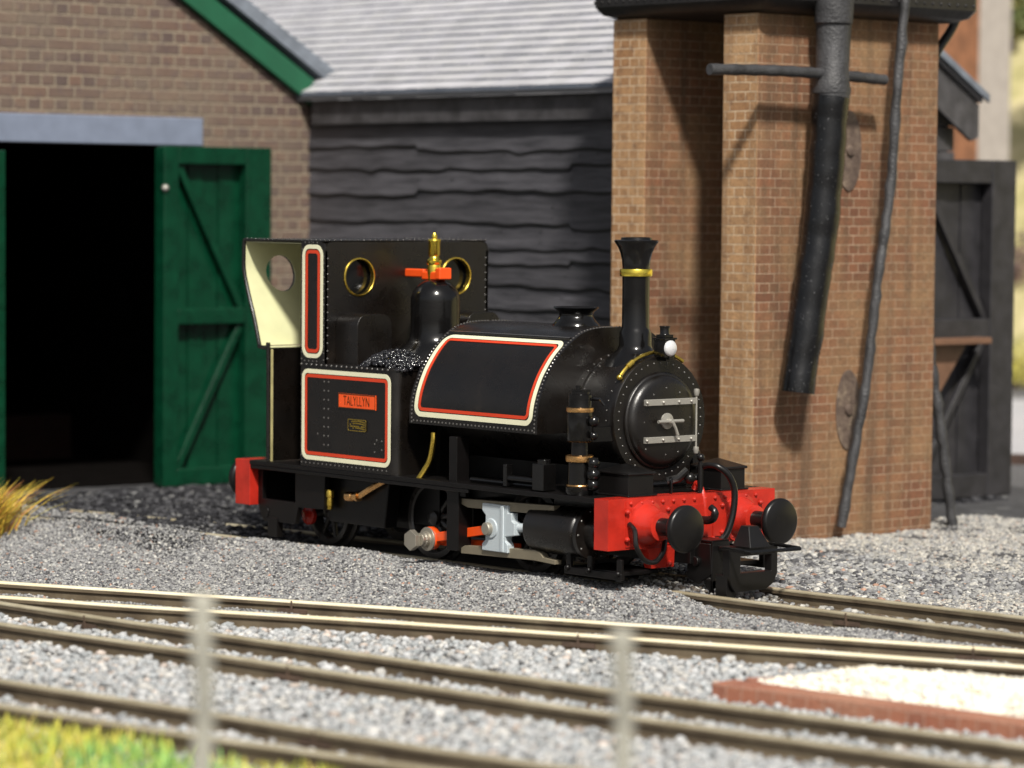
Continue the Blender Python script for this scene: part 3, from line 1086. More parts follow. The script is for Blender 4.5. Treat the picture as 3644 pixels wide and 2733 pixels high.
for s in (-1, 1):
    fn = lambda u, v, h: tank_at(u, v, h + 0.001, s)
    MB().ring(TX0 + 0.058, TX1 - 0.05, sT, sB, 0.075, 0.036, fn, 40).build('cream_lining', 'cream_line', tkb)
    MB().ring(TX0 + 0.058 + .043, TX1 - 0.05 - .043, sT + .043, sB - .043, 0.045, 0.024, fn, 40).build('red_lining', 'line_red', tkb)
b = MB()
b.lathe((-1.248, 0, 1.74), (0, 0, 1), [(0.195, -0.02), (0.185, 0.0), (0.175, 0.008), (0.173, 0.03), (0.15, 0.055), (0.128, 0.085), (0.122, 0.1), (0.13, 0.125), (0.158, 0.148), (0.166, 0.155), (0.160, 0.162), (0.13, 0.158), (0.0, 0.158)], 48)
b.build('tank_filler', 'gloss_black', L, angle=50)
SX0, SX1 = -0.815, -0.35
b = MB()
b.lathe((SX0, 0, ZC), (1, 0, 0), [(0.445, 0), (0.445, 0.07), (0.43, 0.073), (0.43, SX1 - SX0 - 0.075), (0.441, SX1 - SX0 - 0.07), (0.444, SX1 - SX0 - .012), (0.436, SX1 - SX0), (0, SX1 - SX0)], 80)
b.box(-0.76, SX1 - .004, -0.30, 0.30, 0.63, 0.86)
for k in range(40):
    th = 2 * math.pi * k / 40
    b.rivet((SX1, 0.395 * math.cos(th), ZC + 0.395 * math.sin(th)), (1, 0, 0), 0.0085)
for k in range(22):
    th = R(-10 + 200 * k / 21)
    d_ = Vector((0, math.cos(th), math.sin(th)))
    for x, r in ((-0.775, .446), (-0.725, .431), (-0.44, .431)):
        b.rivet(Vector((x, 0, ZC)) + d_ * r, d_, 0.0075)
smk = b.build('smokebox', 'black', L, angle=40)
b = MB()
prof = [(0.345, 0), (0.345, 0.012), (0.336, 0.02), (0.325, 0.022), (0.318, 0.038), (0.30, 0.055), (0.27, 0.064), (0.15, 0.070), (0, 0.072)]
b.lathe((SX1, 0.0, 1.125), (1, 0, 0), prof, 72)
for (y, z) in ((0, .235), (-.12, .19), (.13, .2), (-.19, -.19), (0, -.235), (.12, -.22), (-.21, 0.0), (.23, 0.02)):
    b.rivet((SX1 + 0.062, y, 1.125 + z), (1, 0, 0), 0.009)
dr = b.build('smokebox_door', 'black', L, angle=50)
XD = SX1 + 0.072
for z in (1.262, 0.998):
    b = MB()
    b.box(XD - .01, XD + .016, -0.215, 0.27, z - 0.022, z + 0.022)
    for y in (-.205, -.05, .10, .22):
        b.rivet((XD + .016, y, z), (1, 0, 0), 0.014, 1.0)
    b.build('door_hinge', 'silver', dr, bevel=0.004)
b = MB()
b.cyl((XD + .01, 0.275, 0.90), (XD + .01, 0.275, 1.335), 0.0075, n=10)
for z in (0.925, 1.335):
    b.lathe((XD + .01, 0.275, z - .035), (0, 0, 1), [(0.0, -.01), (0.016, 0), (0.022, 0.025), (0.020, 0.045), (0, 0.05)], 14)
b.build('hinge_pin', 'silver', dr)
b = MB()
b.lathe((XD - .003, 0, 1.128), (1, 0, 0), [(0.058, 0), (0.056, 0.012), (0.02, 0.018), (0.02, 0.05), (0.014, 0.06), (0, 0.06)], 24)
b.cyl((XD + .035, -0.115, 1.128), (XD + .035, 0.125, 1.128), 0.0125, n=10)
b.tube([(XD + .05, 0.005, 1.128), (XD + .055, 0.03, 1.085), (XD + .055, 0.055, 1.03)], [0.013, 0.011, 0.012], 10)
b.build('door_handle', 'silver', dr)
# chimney
b = MB()
b.lathe((-0.613, 0, 0), (0, 0, 1), [(0.24, 1.50), (0.205, 1.552), (0.165, 1.585), (0.128, 1.615), (0.116, 1.65), (0.114, 1.735), (0.104, 1.758), (0.098, 1.78), (0.097, 2.0), (0.098, 2.2), (0.102, 2.25), (0.113, 2.30), (0.132, 2.345), (0.155, 2.378), (0.157, 2.388), (0.148, 2.394), (0.112, 2.394), (0.108, 2.41), (0.092, 2.414), (0.078, 2.405), (0.075, 2.2), (0, 2.2)], 56)
ch = b.build('chimney', 'gloss_black', L, angle=60)
MB().lathe((-0.613, 0, 0), (0, 0, 1), [(0.098, 2.134), (0.115, 2.138), (0.117, 2.15), (0.117, 2.178), (0.113, 2.188), (0.098, 2.19)], 48).build('chimney_band', 'gold', ch)
# dome and safety valve
b = MB()
dp = [(0.34, 1.40), (0.30, 1.50), (0.262, 1.545), (0.225, 1.575), (0.20, 1.61), (0.19, 1.66), (0.188, 1.75), (0.188, 1.90)]
dp += [(0.188 * math.cos(R(a)), 1.90 + 0.165 * math.sin(R(a))) for a in range(8, 90, 8)] + [(0, 2.066)]
b.lathe((-2.857, 0, 0), (0, 0, 1), dp, 64)
dm = b.build('dome', 'gloss_black', L, angle=70)
b = MB()
b.lathe((-2.875, 0, 0), (0, 0, 1), [(0.05, 2.05), (0.055, 2.15), (0.05, 2.17), (0.058, 2.18), (0.058, 2.205), (0.04, 2.22), (0.036, 2.235), (0.045, 2.245), (0.045, 2.345), (0.05, 2.352), (0.046, 2.366), (0.02, 2.372), (0.022, 2.392), (0.012, 2.412), (0, 2.414)], 28)
b.build('safety_valve', 'gold', L, angle=50)
b = MB()
b.box(-3.33, -2.97, -0.030, 0.030, 2.072, 2.136)
b.box(-3.345, -3.32, -0.036, 0.036, 2.066, 2.142)
b.box(-2.97, -2.78, -0.05, 0.05, 2.055, 2.12)
b.box(-2.79, -2.735, -0.06, 0.06, 2.06, 2.15)
b.build('valve_lever', 'rod_red', L, bevel=0.012)
# cab
XF, XB0 = -3.19, -3.487


def circ(cx, cy, r, n=36):
    return [(cx + r * math.cos(2 * math.pi * k / n), cy + r * math.sin(2 * math.pi * k / n)) for k in range(n)]


b = MB()
out = [(0.8, 1.42), (0.8, 2.27)] + [(0.8 - 0.07 + 0.07 * math.cos(R(a)), 2.27 + 0.07 * math.sin(R(a))) for a in range(15, 91, 15)]
out = out + [(-y, z) for y, z in out[::-1]]
b.prism(out, lambda u, v, h: (XF + h, u, v), -0.03, 0.0, [circ(-0.475, 2.074, 0.135), circ(0.475, 2.074, 0.135)])
for z in np.arange(1.46, 2.26, 0.058):
    for s in (-1, 1):
        b.rivet((XF, s * 0.775, z), (1, 0, 0), 0.0085)
cf = b.build('cab_front', 'black', L)
for s in (-1, 1):
    b = MB()
    b.lathe((XF - 0.032, s * 0.475, 2.074), (1, 0, 0), [(0.1335, 0), (0.1335, 0.040), (0.137, 0.044), (0.145, 0.043), (0.149, 0.038), (0.149, 0.031)], 48, False)
    b.build('window_rim', 'brass', cf)
    b = MB()
    b.lathe((XF - 0.06, s * 0.475, 2.074), (1, 0, 0), [(0.15, 0), (0.15, 0.006), (0, 0.006)], 40)  # added dark disc in place of the unlit cab interior
    b.build('gloom_disc', 'window_gloom', cf)
S_CURVE = [(-4.215, 2.345), (-4.235, 2.32), (-4.24, 2.2), (-4.235, 2.106), (-4.20, 1.99), (-4.15, 1.86), (-4.11, 1.765), (-4.07, 1.65), (-4.034, 1.54), (-4.03, 1.525), (-3.985, 1.515), (-3.93, 1.512), (-3.915, 1.49), (-3.912, 0.64)]


def back_x(z):
    zz = [p[1] for p in S_CURVE[:9]][::-1]
    xx = [p[0] for p in S_CURVE[:9]][::-1]
    return float(np.interp(z, zz, xx))


for nm, mt, h0, h1, yw in (('cab_back', 'black', -0.02, 0.0, 0.795), ('cab_lining', 'cream', 0.004, 0.012, 0.785)):
    b = MB()
    zs_ = list(np.linspace(1.53, 2.338, 15))
    out = [(yw, z) for z in zs_] + [(-yw, z) for z in zs_[::-1]]
    ex = [(y, z) for y in np.linspace(-0.7, 0.7, 8) for z in zs_[1:-1] if min(math.hypot(y - .45, z - 2.08), math.hypot(y + .45, z - 2.08)) > 0.17]
    b.prism(out, lambda u, v, h: (back_x(v) + h, u, v), h0, h1, [circ(-0.455, 2.08, 0.14), circ(0.455, 2.08, 0.14)], ex)
    b.box(-4.035 + h0, -3.915, -yw, yw, 1.508 + h1 * .4, 1.515 + h1 * .6)
    if nm == 'cab_back':
        b.box(-3.935, -3.915, -yw, yw, 0.64, 1.508)
    b.build(nm, mt, L, angle=40)
for s in (-1, 1):
    b = MB()
    b.tube(bez([(x, s * 0.792, z) for x, z in S_CURVE], 60), 0.016, 10)
    b.box(-3.935, -3.885, s * 0.78 - .012, s * 0.78 + .012, 0.64, 1.5)
    b.build('cab_edge_bead', 'black', L)
    b = MB()
    b.box(-3.886, -3.879, s * 0.782 - .01, s * 0.782 + .01, 0.64, 1.505)
    b.build('cab_edge_strip', 'old_cream', L)
    b = MB()
    y0, y1 = sorted((s * 0.78, s * 0.802))
    b.prism([(XB0, 1.42), (XF, 1.42), (XF, 2.27)] + [(XF - 0.07 + .07 * math.cos(R(a)), 2.275 + .07 * math.sin(R(a))) for a in range(15, 91, 15)] + [(XB0, 2.345)], lambda u, v, h: (u, h, v), y0, y1)
    for z in np.arange(1.45, 2.33, 0.052):
        b.rivet((XB0 + 0.012, s * .802, z), (0, s, 0), 0.008)
        if z < 2.28:
            b.rivet((XF - 0.012, s * .802, z), (0, s, 0), 0.008)
    for x in np.arange(XB0 + .05, XF - .05, 0.05):
        b.rivet((x, s * .802, 2.333), (0, s, 0), 0.008)
        b.rivet((x, s * .802, 1.437), (0, s, 0), 0.008)
    cs = b.build('cab_side', 'black', L)
    fn = lambda u, v, h: (u, s * (0.803 + h), v)
    MB().ring(XB0 + 0.018, XF - 0.022, 1.462, 2.318, 0.085, 0.031, fn, 3).build('cream_lining', 'cream_line', cs)
    MB().ring(XB0 + 0.058, XF - 0.062, 1.502, 2.278, 0.05, 0.026, fn, 3).build('red_lining', 'line_red', cs)
b = MB()
b.prism([(XB0 + .27, 2.342), (XB0 + .27, 2.352), (-4.2, 2.352), (-4.235, 2.34), (-4.235, 2.325), (-4.2, 2.33)], lambda u, v, h: (u, h, v), -0.80, 0.80)
for x in np.arange(-4.2, -3.2, 0.055):
    for s in (-1, 1):
        b.rivet((x, s * 0.79, 2.352), (0, 0, 1), 0.009)
for y in np.arange(-0.74, 0.75, 0.055):
    b.rivet((XF - 0.03, y, 2.352), (0, 0, 1), 0.009)
b.build('cab_roof', 'black', L, bevel=0.004)
MB().box(-4.19, -3.25, -0.775, 0.775, 2.322, 2.328).build('roof_lining', 'cream', L)
# boxes on the tank tops, side bunkers, coal
for s in (-1, 1):
    b = MB()
    r = 0.09
    out = [(0.70, 1.40), (0.70, 1.80 - r)] + [(0.70 - r + r * math.cos(R(a)), 1.80 - r + r * math.sin(R(a))) for a in range(15, 91, 15)]
    out += [(0.37 + r - r * math.sin(R(a)), 1.80 - r + r * math.cos(R(a))) for a in range(0, 91, 15)] + [(0.37, 1.40)]
    b.prism([(s * u, v) for u, v in out], lambda u, v, h: (h, u, v), -3.188, -2.92)
    b.build('toolbox', 'black', L, bevel=0.012, angle=30)
    b = MB()
    r = 0.075
    out = [(XB0, 0.34), (XB0, 0.80)] + [(-2.34 - r + r * math.sin(R(a)), 0.80 - r + r * math.cos(R(a))) for a in range(0, 91, 10)] + [(-2.34, 0.34)]
    b.prism(out, lambda u, v, h: (u, s * v, h), 0.636, 1.405)
    b.prism([(u * 1.0 + (0.008 if u > -2.5 else 0), v + (0.006 if v > 0.5 else 0)) for u, v in out], lambda u, v, h: (u, s * v, h), 1.403, 1.422)
    Y = s * 0.80
    for x in np.arange(XB0 + .015, -2.42, 0.052):
        b.rivet((x, Y, 0.664), (0, s, 0), 0.0085)
    for x in np.arange(XB0 + .015, -2.38, 0.062):
        b.rivet((x, Y + s * .006, 1.412), (0, s, .5), 0.010)
    for z in np.arange(0.72, 1.39, 0.068):
        b.rivet((XB0 + .012, Y, z), (0, s, 0), 0.0085)
    for i in range(8):
        for x in (-3.193, -3.14):
            b.rivet((x, Y, 1.288 - 0.068 * i), (0, s, 0), 0.0095)
    for x, z in ((-3.27, .89), (-2.55, .885), (-2.49, .88), (-2.575, .855), (-2.575, .795), (-2.49, .815)):
        b.rivet((x, Y, z), (0, s, 0), 0.009)
    bk = b.build('side_bunker', 'black', L, angle=30)
    fn = lambda u, v, h: (u, s * (0.801 + h), v)
    MB().ring(XB0 + 0.018, -2.385, 0.69, 1.378, 0.07, 0.032, fn, 3).build('cream_lining', 'cream_line', bk)
    MB().ring(XB0 + 0.056, -2.423, 0.728, 1.34, 0.04, 0.025, fn, 3).build('red_lining', 'line_red', bk)
    b = MB()
    ya, yb = sorted((s * .8005, s * .809))
    b.box(-3.007, -2.559, ya, yb, 1.105, 1.214)
    npl = b.build('name_plate', 'plate_red', bk)
    fn2 = lambda u, v, h: (u, s * (0.809 + h), v)
    MB().ring(-3.007, -2.559, 1.105, 1.214, 0.006, 0.006, fn2, 2, 0.002).build('plate_border', 'letter', npl)

    def text(body, size, cx, cz, yo, parent, name, mat, sx=1.0):
        cu = bpy.data.curves.new(name, 'FONT')
        cu.body = body
        cu.size = size
        cu.align_x = 'CENTER'
        cu.align_y = 'CENTER'
        cu.extrude = 0.0015
        cu.offset = -0.0022
        to = bpy.data.objects.new(name + '_curve', cu)
        COL.objects.link(to)
        dg = bpy.context.evaluated_depsgraph_get()
        me = bpy.data.meshes.new_from_object(to.evaluated_get(dg))
        bpy.data.objects.remove(to)
        off = Vector(ORIG[parent])
        for vtx in me.vertices:
            c = vtx.co
            vtx.co = Vector((cx + (-s) * c.x * sx, s * (yo + c.z), cz + c.y)) - off
        if s > 0:
            me.flip_normals()
        me.materials.clear()
        me.materials.append(M[mat])
        ob = bpy.data.objects.new(name, me)
        COL.objects.link(ob)
        ob.parent = parent
        return ob
    text('TALYLLYN', 0.106, -2.785, 1.159, 0.8105, npl, 'lettering', 'letter', 0.64)
    b = MB()
    b.prism([(-2.895, .945), (-2.885, .935), (-2.68, .935), (-2.669, .945), (-2.669, 1.02), (-2.68, 1.03), (-2.885, 1.03), (-2.895, 1.02)], lambda u, v, h: (u, s * h, v), 0.8005, 0.806)
    bp = b.build('builder_plate', 'black', bk)
    b = MB()
    fn3 = lambda u, v, h: (u, s * (0.806 + h), v)
    b.ring(-2.892, -2.672, .938, 1.027, 0.012, 0.005, fn3, 2, 0.002)
    for k in range(4):
        for j in range(11):
            u = -2.865 + j * 0.0165
            z = 1.008 - k * 0.017 + (0.012 * (1 - ((u + 2.782) / 0.1) ** 2) - .006 if k != 2 else 0)
            if random.random() < 0.85:
                b.box(u, u + 0.012, *sorted((s * .806, s * .808)), z - .005, z + .005)
    b.build('plate_pattern', 'brass', bp)

# smokebox fittings
b = MB()
b.box(-0.365, -0.255, -0.05, 0.05, 1.575, 1.70)
b.box(-0.375, -0.245, -0.06, 0.06, 1.70, 1.714)
b.box(-0.355, -0.265, -0.042, 0.042, 1.714, 1.735)
b.box(-0.33, -0.29, -0.053, 0.053, 1.60, 1.67)
b.lathe((-0.31, 0, 1.733), (0, 0, 1), [(0.038, 0), (0.034, 0.01), (0.034, 0.05), (0.038, 0.054), (0.038, 0.062), (0.0, 0.066)], 20)
b.box(-0.36, -0.27, -0.02, 0.02, 1.55, 1.58)
b.box(-0.27, -0.247, -0.014, 0.03, 1.56, 1.6)
hl = b.build('headlamp', 'gloss_black', L, bevel=0.005)
MB().lathe((-0.256, 0.0, 1.64), (1, 0, 0), [(0.056, 0), (0.056, 0.012), (0.045, 0.024), (0.02, 0.032), (0, 0.034)], 32).build('lamp_lens', 'lens', hl, angle=60)
b = MB()
arc = [Vector((-0.385, 0.468 * math.sin(R(a)), ZC + 0.468 * math.cos(R(a)))) for a in np.linspace(-50, 32, 34)]
b.tube(arc, 0.0135, 10)
b.sphere(arc[0], 0.022)
b.tube([arc[5], arc[8]], 0.021, 10)
b.build('handrail', 'brass', L)

# cylinders and motion, both sides
for s in (-1, 1):
    sy = lambda y: s * abs(y)
    b = MB()
    b.lathe((-0.945, sy(.60), .362), (1, 0, 0), [(0.10, 0), (0.15, .004), (0.172, .02), (0.176, .04), (0.176, .50), (0.17, .52), (0.155, .53), (0.155, .56), (0.185, .562), (0.187, .60), (0.12, .605), (0.12, .70), (0, .70)], 48)
    for k in range(10):
        th = 2 * math.pi * k / 10
        b.rivet((-.345, sy(.60) + .165 * math.cos(th), .362 + .165 * math.sin(th)), (1, 0, 0), .011)
    b.box(-.9, -.3, *sorted((s * .25, s * .5)), .25, .60)
    b.build('cylinder', 'black', L, angle=40)
    for zt, zb, x1, tip in ((.515, .455, -.66, 0), (.178, .118, -.64, 1)):
        b = MB()
        if tip:
            P = [(-1.67, zb), (-1.67, zt - .02), (-1.63, zt), (-.86, zt + .035), (-.80, zt + .02), (-.77, zt - .01), (x1, zt - .02), (x1, zb + .01), (-.84, zb + .02)]
        else:
            P = [(-1.67, zb + .02), (-1.6, zb), (-.88, zb + .012), (-.86, zt - .02), (x1, zt - .01), (x1, zt + .025), (-1.67, zt)]
        b.prism(P, lambda u, v, h: (u, s * h, v), .655, .715)
        b.build('slide_bar', 'bar_steel', L, bevel=.004)
    b = MB()
    P = [(-1.41, .505), (-1.41, .45), (-1.375, .42), (-1.375, .245), (-1.41, .215), (-1.41, .165), (-1.13, .165), (-1.13, .225), (-1.155, .25), (-1.155, .28), (-1.06, .295), (-1.06, .385), (-1.09, .40), (-1.09, .455), (-1.13, .45), (-1.13, .505)]
    b.prism(P, lambda u, v, h: (u, s * h, v), .67, .735)
    b.cyl((-1.16, sy(.69), .35), (-.92, sy(.66), .355), .034, n=18)
    b.lathe((-1.31, sy(.735), .33), (0, s, 0), [(.075, -.01), (.07, .01), (.0, .012)], 24)
    b.box(-1.2, -1.165, *sorted((s * .735, s * .748)), .17, .5)
    ck = b.build('crosshead', 'milky', L, bevel=.008)
    MB().lathe((-1.325, sy(.745), .327), (0, s, 0), [(.046, 0), (.046, .03), (.04, .036), (0, .036)], 24).build('crosshead_pin', 'steel', ck)
    b = MB()
    a0, a1 = Vector((-2.10, sy(.64), .188)), Vector((-1.33, sy(.64), .325))
    dv = (a1 - a0).normalized()
    b.obox((a0 + a1) / 2, dv, (a1 - a0).length - .1, .04, .068)
    b.lathe(a0 + Vector((0, -s * .025, 0)), (0, s, 0), [(.085, 0), (.085, .05), (.045, .052)], 28)
    b.build('connecting_rod', 'rod_red', L, bevel=.006)
    b = MB()
    b.lathe((-2.11, sy(.655), .182), (0, s, 0), [(.088, 0), (.088, .022), (.055, .024), (.055, .06), (.048, .062), (.048, .09)], 28)
    hx = [(.078 * math.cos(R(60 * k + 30)), .078 * math.sin(R(60 * k + 30))) for k in range(6)]
    b.prism([(-2.165 + u, .175 + v) for u, v in hx], lambda u, v, h: (u, s * h, v), .745, .79)
    b.build('crank_pin', 'steel', L, bevel=.004)
    b = MB()
    a0, a1 = Vector((-2.2, sy(.56), .16)), Vector((-1.2, sy(.56), .19))
    b.obox((a0 + a1) / 2, a1 - a0, (a1 - a0).length, .03, .06)
    b.build('coupling_rod', 'rod_red', L)
    b = MB()
    b.box(-1.785, -1.695, *sorted((s * .62, s * .74)), .60, .96)
    b.box(-1.80, -1.665, *sorted((s * .62, s * .745)), .135, .60)
    b.box(-1.78, -1.65, *sorted((s * .3, s * .62)), .30, .5)
    b.box(-1.7, -1.6, *sorted((s * .70, s * .735)), .53, .60)
    b.build('motion_bracket', 'frame_black', L, bevel=.006)
    b = MB()
    b.cyl((-1.58, sy(.7), .66), (-.75, sy(.7), .66), .018, n=10)
    b.cyl((-1.15, sy(.72), .70), (-.72, sy(.72), .70), .026, n=12)
    b.box(-1.17, -1.13, *sorted((s * .69, s * .75)), .64, .80)
    b.box(-.82, -.70, *sorted((s * .66, s * .78)), .64, .83)
    b.cyl((-.76, sy(.72), .82), (-.76, sy(.72), .86), .05, n=12)
    b.build('lubricator', 'gloss_black', L, bevel=.006)
    b = MB()
    b.box(-.56, .03, *sorted((s * .665, s * .705)), .075, .125)
    for x in (-.52, -.30, .0):
        b.box(x - .025, x + .025, *sorted((s * .67, s * .70)), .10, .22)
        b.sphere((x, sy(.705), .12), .022, 8)
    b.box(-.54, -.02, *sorted((s * .30, s * .66)), .10, .13)
    b.build('guard_bracket', 'frame_black', L, bevel=.008)
# brass injector pipes, right side as seen
b = MB()
b.tube(bez([(-3.40, -.655, .60), (-3.41, -.655, .50), (-3.37, -.66, .44), (-3.30, -.665, .415)], 18), .021, 10)
b.lathe((-3.285, -.67, .45), (0, 0, -1), [(.03, -.01), (.036, .0), (.036, .045), (.028, .05), (.03, .07), (.03, .11), (.024, .115), (.022, .14), (.0, .145)], 16)
b.build('injector_pipe', 'brass', L)
b = MB()
b.tube(bez([(-2.62, -.655, .58), (-2.80, -.66, .50), (-2.95, -.665, .43), (-3.06, -.67, .422)], 18), .024, 10)
b.lathe((-2.95, -.668, .43), (-1, 0, -.05), [(.035, -.02), (.036, .01), (.03, .015), (.03, .05), (.037, .055), (.037, .12), (0, .125)], 16)
b.build('injector_pipe', 'copper', L)
b = MB()
b.tube(bez([(-2.02, -.69, .97), (-2.02, -.695, .90), (-2.05, -.70, .77), (-2.09, -.72, .69), (-2.13, -.74, .625)], 24), [.021] * 25, 10)
b.build('feed_pipe', 'brass', L)
# air pump
b = MB()
PX, PY = -.41, -.70
pc = [(.088, 1.01), (.092, 1.02), (.092, 1.21), (.086, 1.25), (.086, 1.33), (.07, 1.335), (.07, 1.35), (.0, 1.352)]
b.lathe((PX, PY, 0), (0, 0, 1), pc, 32)
b.lathe((PX, PY, 0), (0, 0, 1), [(.062, .90), (.06, 1.015)], 24)
b.lathe((PX, PY, 0), (0, 0, 1), [(.09, .635), (.1, .66), (.1, .69), (.082, .70), (.08, .86)], 32)
b.box(PX - .05, PX + .05, PY - .03, PY + .05, 1.34, 1.365)
b.lathe((PX - .02, PY, 1.36), (0, 0, 1), [(.02, 0), (.02, .03), (0, .032)], 10)
b.tube([(PX + .06, PY + .06, 1.30), (PX + .12, PY + .08, 1.30), (PX + .14, PY + .1, 1.26)], .012, 8)
for z, r in ((1.15, .04), (1.05, .03), (.86, .045), (.78, .05), (.71, .045)):
    b.sphere((PX + .12, PY + .02, z), r, 8)
b.cyl((PX + .115, PY + .02, .68), (PX + .115, PY + .02, .90), .038, n=14)
b.box(PX - .02, PX + .04, PY + .0, PY + .3, 1.0, 1.1)
pm = b.build('air_pump', 'gloss_black', L, angle=40)
for z0, z1, r in ((1.205, 1.245, .096), (.862, .912, .098), (.69, .712, .09), (1.002, 1.014, .091)):
    MB().lathe((PX, PY, 0), (0, 0, 1), [(r - .012, z0), (r, z0 + .006), (r + .002, (z0 + z1) / 2), (r, z1 - .006), (r - .012, z1)], 32).build('copper_band', 'copper', pm)
# sand boxes
for s in (-1, 1):
    b = MB()
    y0, y1 = sorted((s * .325, s * .56))
    b.box(-.37, -.06, y0, y1, .637, .785)
    b.raw([(-.385, y0 - .012, .785), (-.045, y0 - .012, .785), (-.045, y1 + .012, .785), (-.385, y1 + .012, .785), (-.385, y0 - .012, .80), (-.045, y0 - .012, .80), (-.045, y1 + .012, .80), (-.385, y1 + .012, .80), (-.215, (y0 + y1) / 2, .855)],
          [(3, 2, 1, 0), (0, 1, 5, 4), (1, 2, 6, 5), (2, 3, 7, 6), (3, 0, 4, 7), (4, 5, 8), (5, 6, 8), (6, 7, 8), (7, 4, 8)])
    b.box(-.39, -.04, y0 - .02, y1 + .02, .636, .648)
    b.build('sand_box', 'plastic_black', L, bevel=.005)


# buffer beams, buffers, couplings
def beam(x0, x1, sgn):
    b = MB()
    b.box(x0, x1, -.80, .80, .283, .635)
    xf = x1 if sgn > 0 else x0
    pl = lambda y0, y1, z0, z1, t: b.box(*sorted((xf - sgn * .01, xf + sgn * t)), y0, y1, z0, z1)
    pl(-.64, .64, .30, .615, .008)
    pl(-.60, -.18, .33, .565, .018)
    pl(.18, .60, .33, .565, .018)
    pl(-.13, .13, .34, .56, .02)
    for y in np.linspace(-.60, .60, 13):
        b.rivet((xf + sgn * .008, y, .60), (sgn, 0, 0), .016, 1.1)
    for y in np.linspace(-.56, .56, 7):
        b.rivet((xf + sgn * .008, y, .318), (sgn, 0, 0), .016, 1.1)
    for s in (-1, 1):
        for dy in (-.19, .19):
            for dz in (-.09, .10):
                b.rivet((xf + sgn * .018, s * .45 + dy, .445 + dz), (sgn, 0, 0), .02, 1.2)
    if sgn > 0:
        b.raw([(xf - .06, -.46, .283), (xf + .03, -.46, .283), (xf + .03, -.20, .283), (xf - .06, -.20, .283), (xf - .06, -.40, .14), (xf + .01, -.40, .14), (xf + .01, -.19, .14), (xf - .06, -.19, .14)],
              [(0, 1, 2, 3), (7, 6, 5, 4), (0, 4, 5, 1), (1, 5, 6, 2), (2, 6, 7, 3), (3, 7, 4, 0)])
        b.rivet((xf + .01, -.24, .165), (1, 0, 0), .025, 1.2)
        b.tube(bez([(xf - .1, .10, .66), (xf - .07, .10, .70), (xf - .04, .10, .68), (xf, .10, .60), (xf + .02, .10, .45)], 16), .022, 10)
    bm_ = b.build('buffer_beam', 'red', L, bevel=.012, seg=3)
    for s in (-1, 1):
        y = s * .452
        h = MB()
        h.lathe((xf, y, .445), (sgn, 0, 0), [(.175, 0), (.172, .014), (.145, .022), (.135, .05), (.11, .10), (.10, .12), (.098, .16), (.085, .165), (0, .165)], 36)
        h.build('buffer_housing', 'red', bm_, angle=40)
        h = MB()
        ext = .06 if sgn > 0 else 0
        h.cyl((xf + sgn * .15, y, .445), (xf + sgn * (.31 + ext), y, .445), .062, n=20)
        h.lathe((xf + sgn * (.285 + ext), y, .448), (sgn, 0, 0), [(.07, 0), (.12, .008), (.150, .02), (.162, .035), (.164, .055), (.158, .07), (.146, .077), (.05, .082), (0, .083)], 48)
        h.build('buffer', 'plastic_black', L, angle=40)
    return bm_


beam(-.143, 0.0, 1)
beam(-4.33, -4.14, -1)
b = MB()
b.tube(bez([(.02, -.62, .46), (.10, -.645, .42), (.14, -.665, .32), (.15, -.60, .225), (.15, -.50, .205), (.14, -.42, .26), (.10, -.36, .34)], 40), .0185, 10)
b.build('brake_hose', 'plastic_black', L)
b = MB()
b.tube(bez([(-.06, .10, .80), (.02, .105, .832), (.10, .13, .828), (.15, .19, .77), (.17, .232, .66), (.17, .22, .50), (.16, .17, .36), (.13, .12, .30)], 40), [.021] * 10 + [.0235] * 32, 12)
b.cyl((-.02, .085, .63), (-.02, .085, .85), .02, n=10)
b.sphere((-.02, .085, .885), .027)
b.cyl((-.02, .085, .85), (-.02, .085, .88), .012, n=8)
b.tube([(-.06, .0, .80), (-.1, -.05, .74), (-.16, -.1, .72)], .03, 10)
b.sphere((-.06, .02, .74), .04)
b.sphere((-.1, .12, .73), .035)
b.build('vacuum_pipe', 'plastic_black', L)
b = MB()
b.cyl((-.35, -.25, .68), (-.35, .25, .68), .022, n=10)
b.tube(bez([(-.1, -.12, .64), (-.1, -.12, .72), (-.12, -.1, .74), (-.16, -.1, .72)], 14), .012, 8)
b.build('front_pipe', 'gloss_black', L)
b = MB()
b.tube(bez([(.0, 0, .455), (.10, 0, .46), (.16, 0, .465), (.205, 0, .485), (.215, 0, .53), (.175, 0, .555)], 24), [.03] * 10 + [.028] * 6 + [.024] * 9, 10)
b.lathe((.0, 0, .455), (1, 0, 0), [(.06, 0), (.06, .02), (.05, .03), (0, .03)], 16)
b.build('draw_hook', 'plastic_black', L)
b = MB()
b.box(.02, .27, -.07, .09, .32, .335)
b.box(.25, .27, -.07, .09, -.02, .335)
b.prism([(.02, .31), (.25, .31), (.27, .10), (.12, .02), (.02, .06)], lambda u, v, h: (u, h, v), -.075, -.055)
b.cyl((.12, -.10, .18), (.12, -.055, .18), .035, n=16)
b.box(-.10, .10, -.12, .12, .16, .30)
b.box(.2, .27, -.07, .06, -.05, .06)
XQ = .52
o_ = [(-.22, .315), (.245, .315), (.245, .12), (.20, .05), (.13, .015), (-.05, .012), (-.16, .012), (-.20, .06), (-.22, .15)]
b.prism(o_, lambda u, v, h: (XQ + h, u, v), 0, .07, [[(-.11, .14), (.185, .14), (.185, .255), (-.11, .255)]])
b.box(.25, .53, -.02, .05, .26, .30)
b.box(.45, .56, -.215, -.12, -.02, .13)
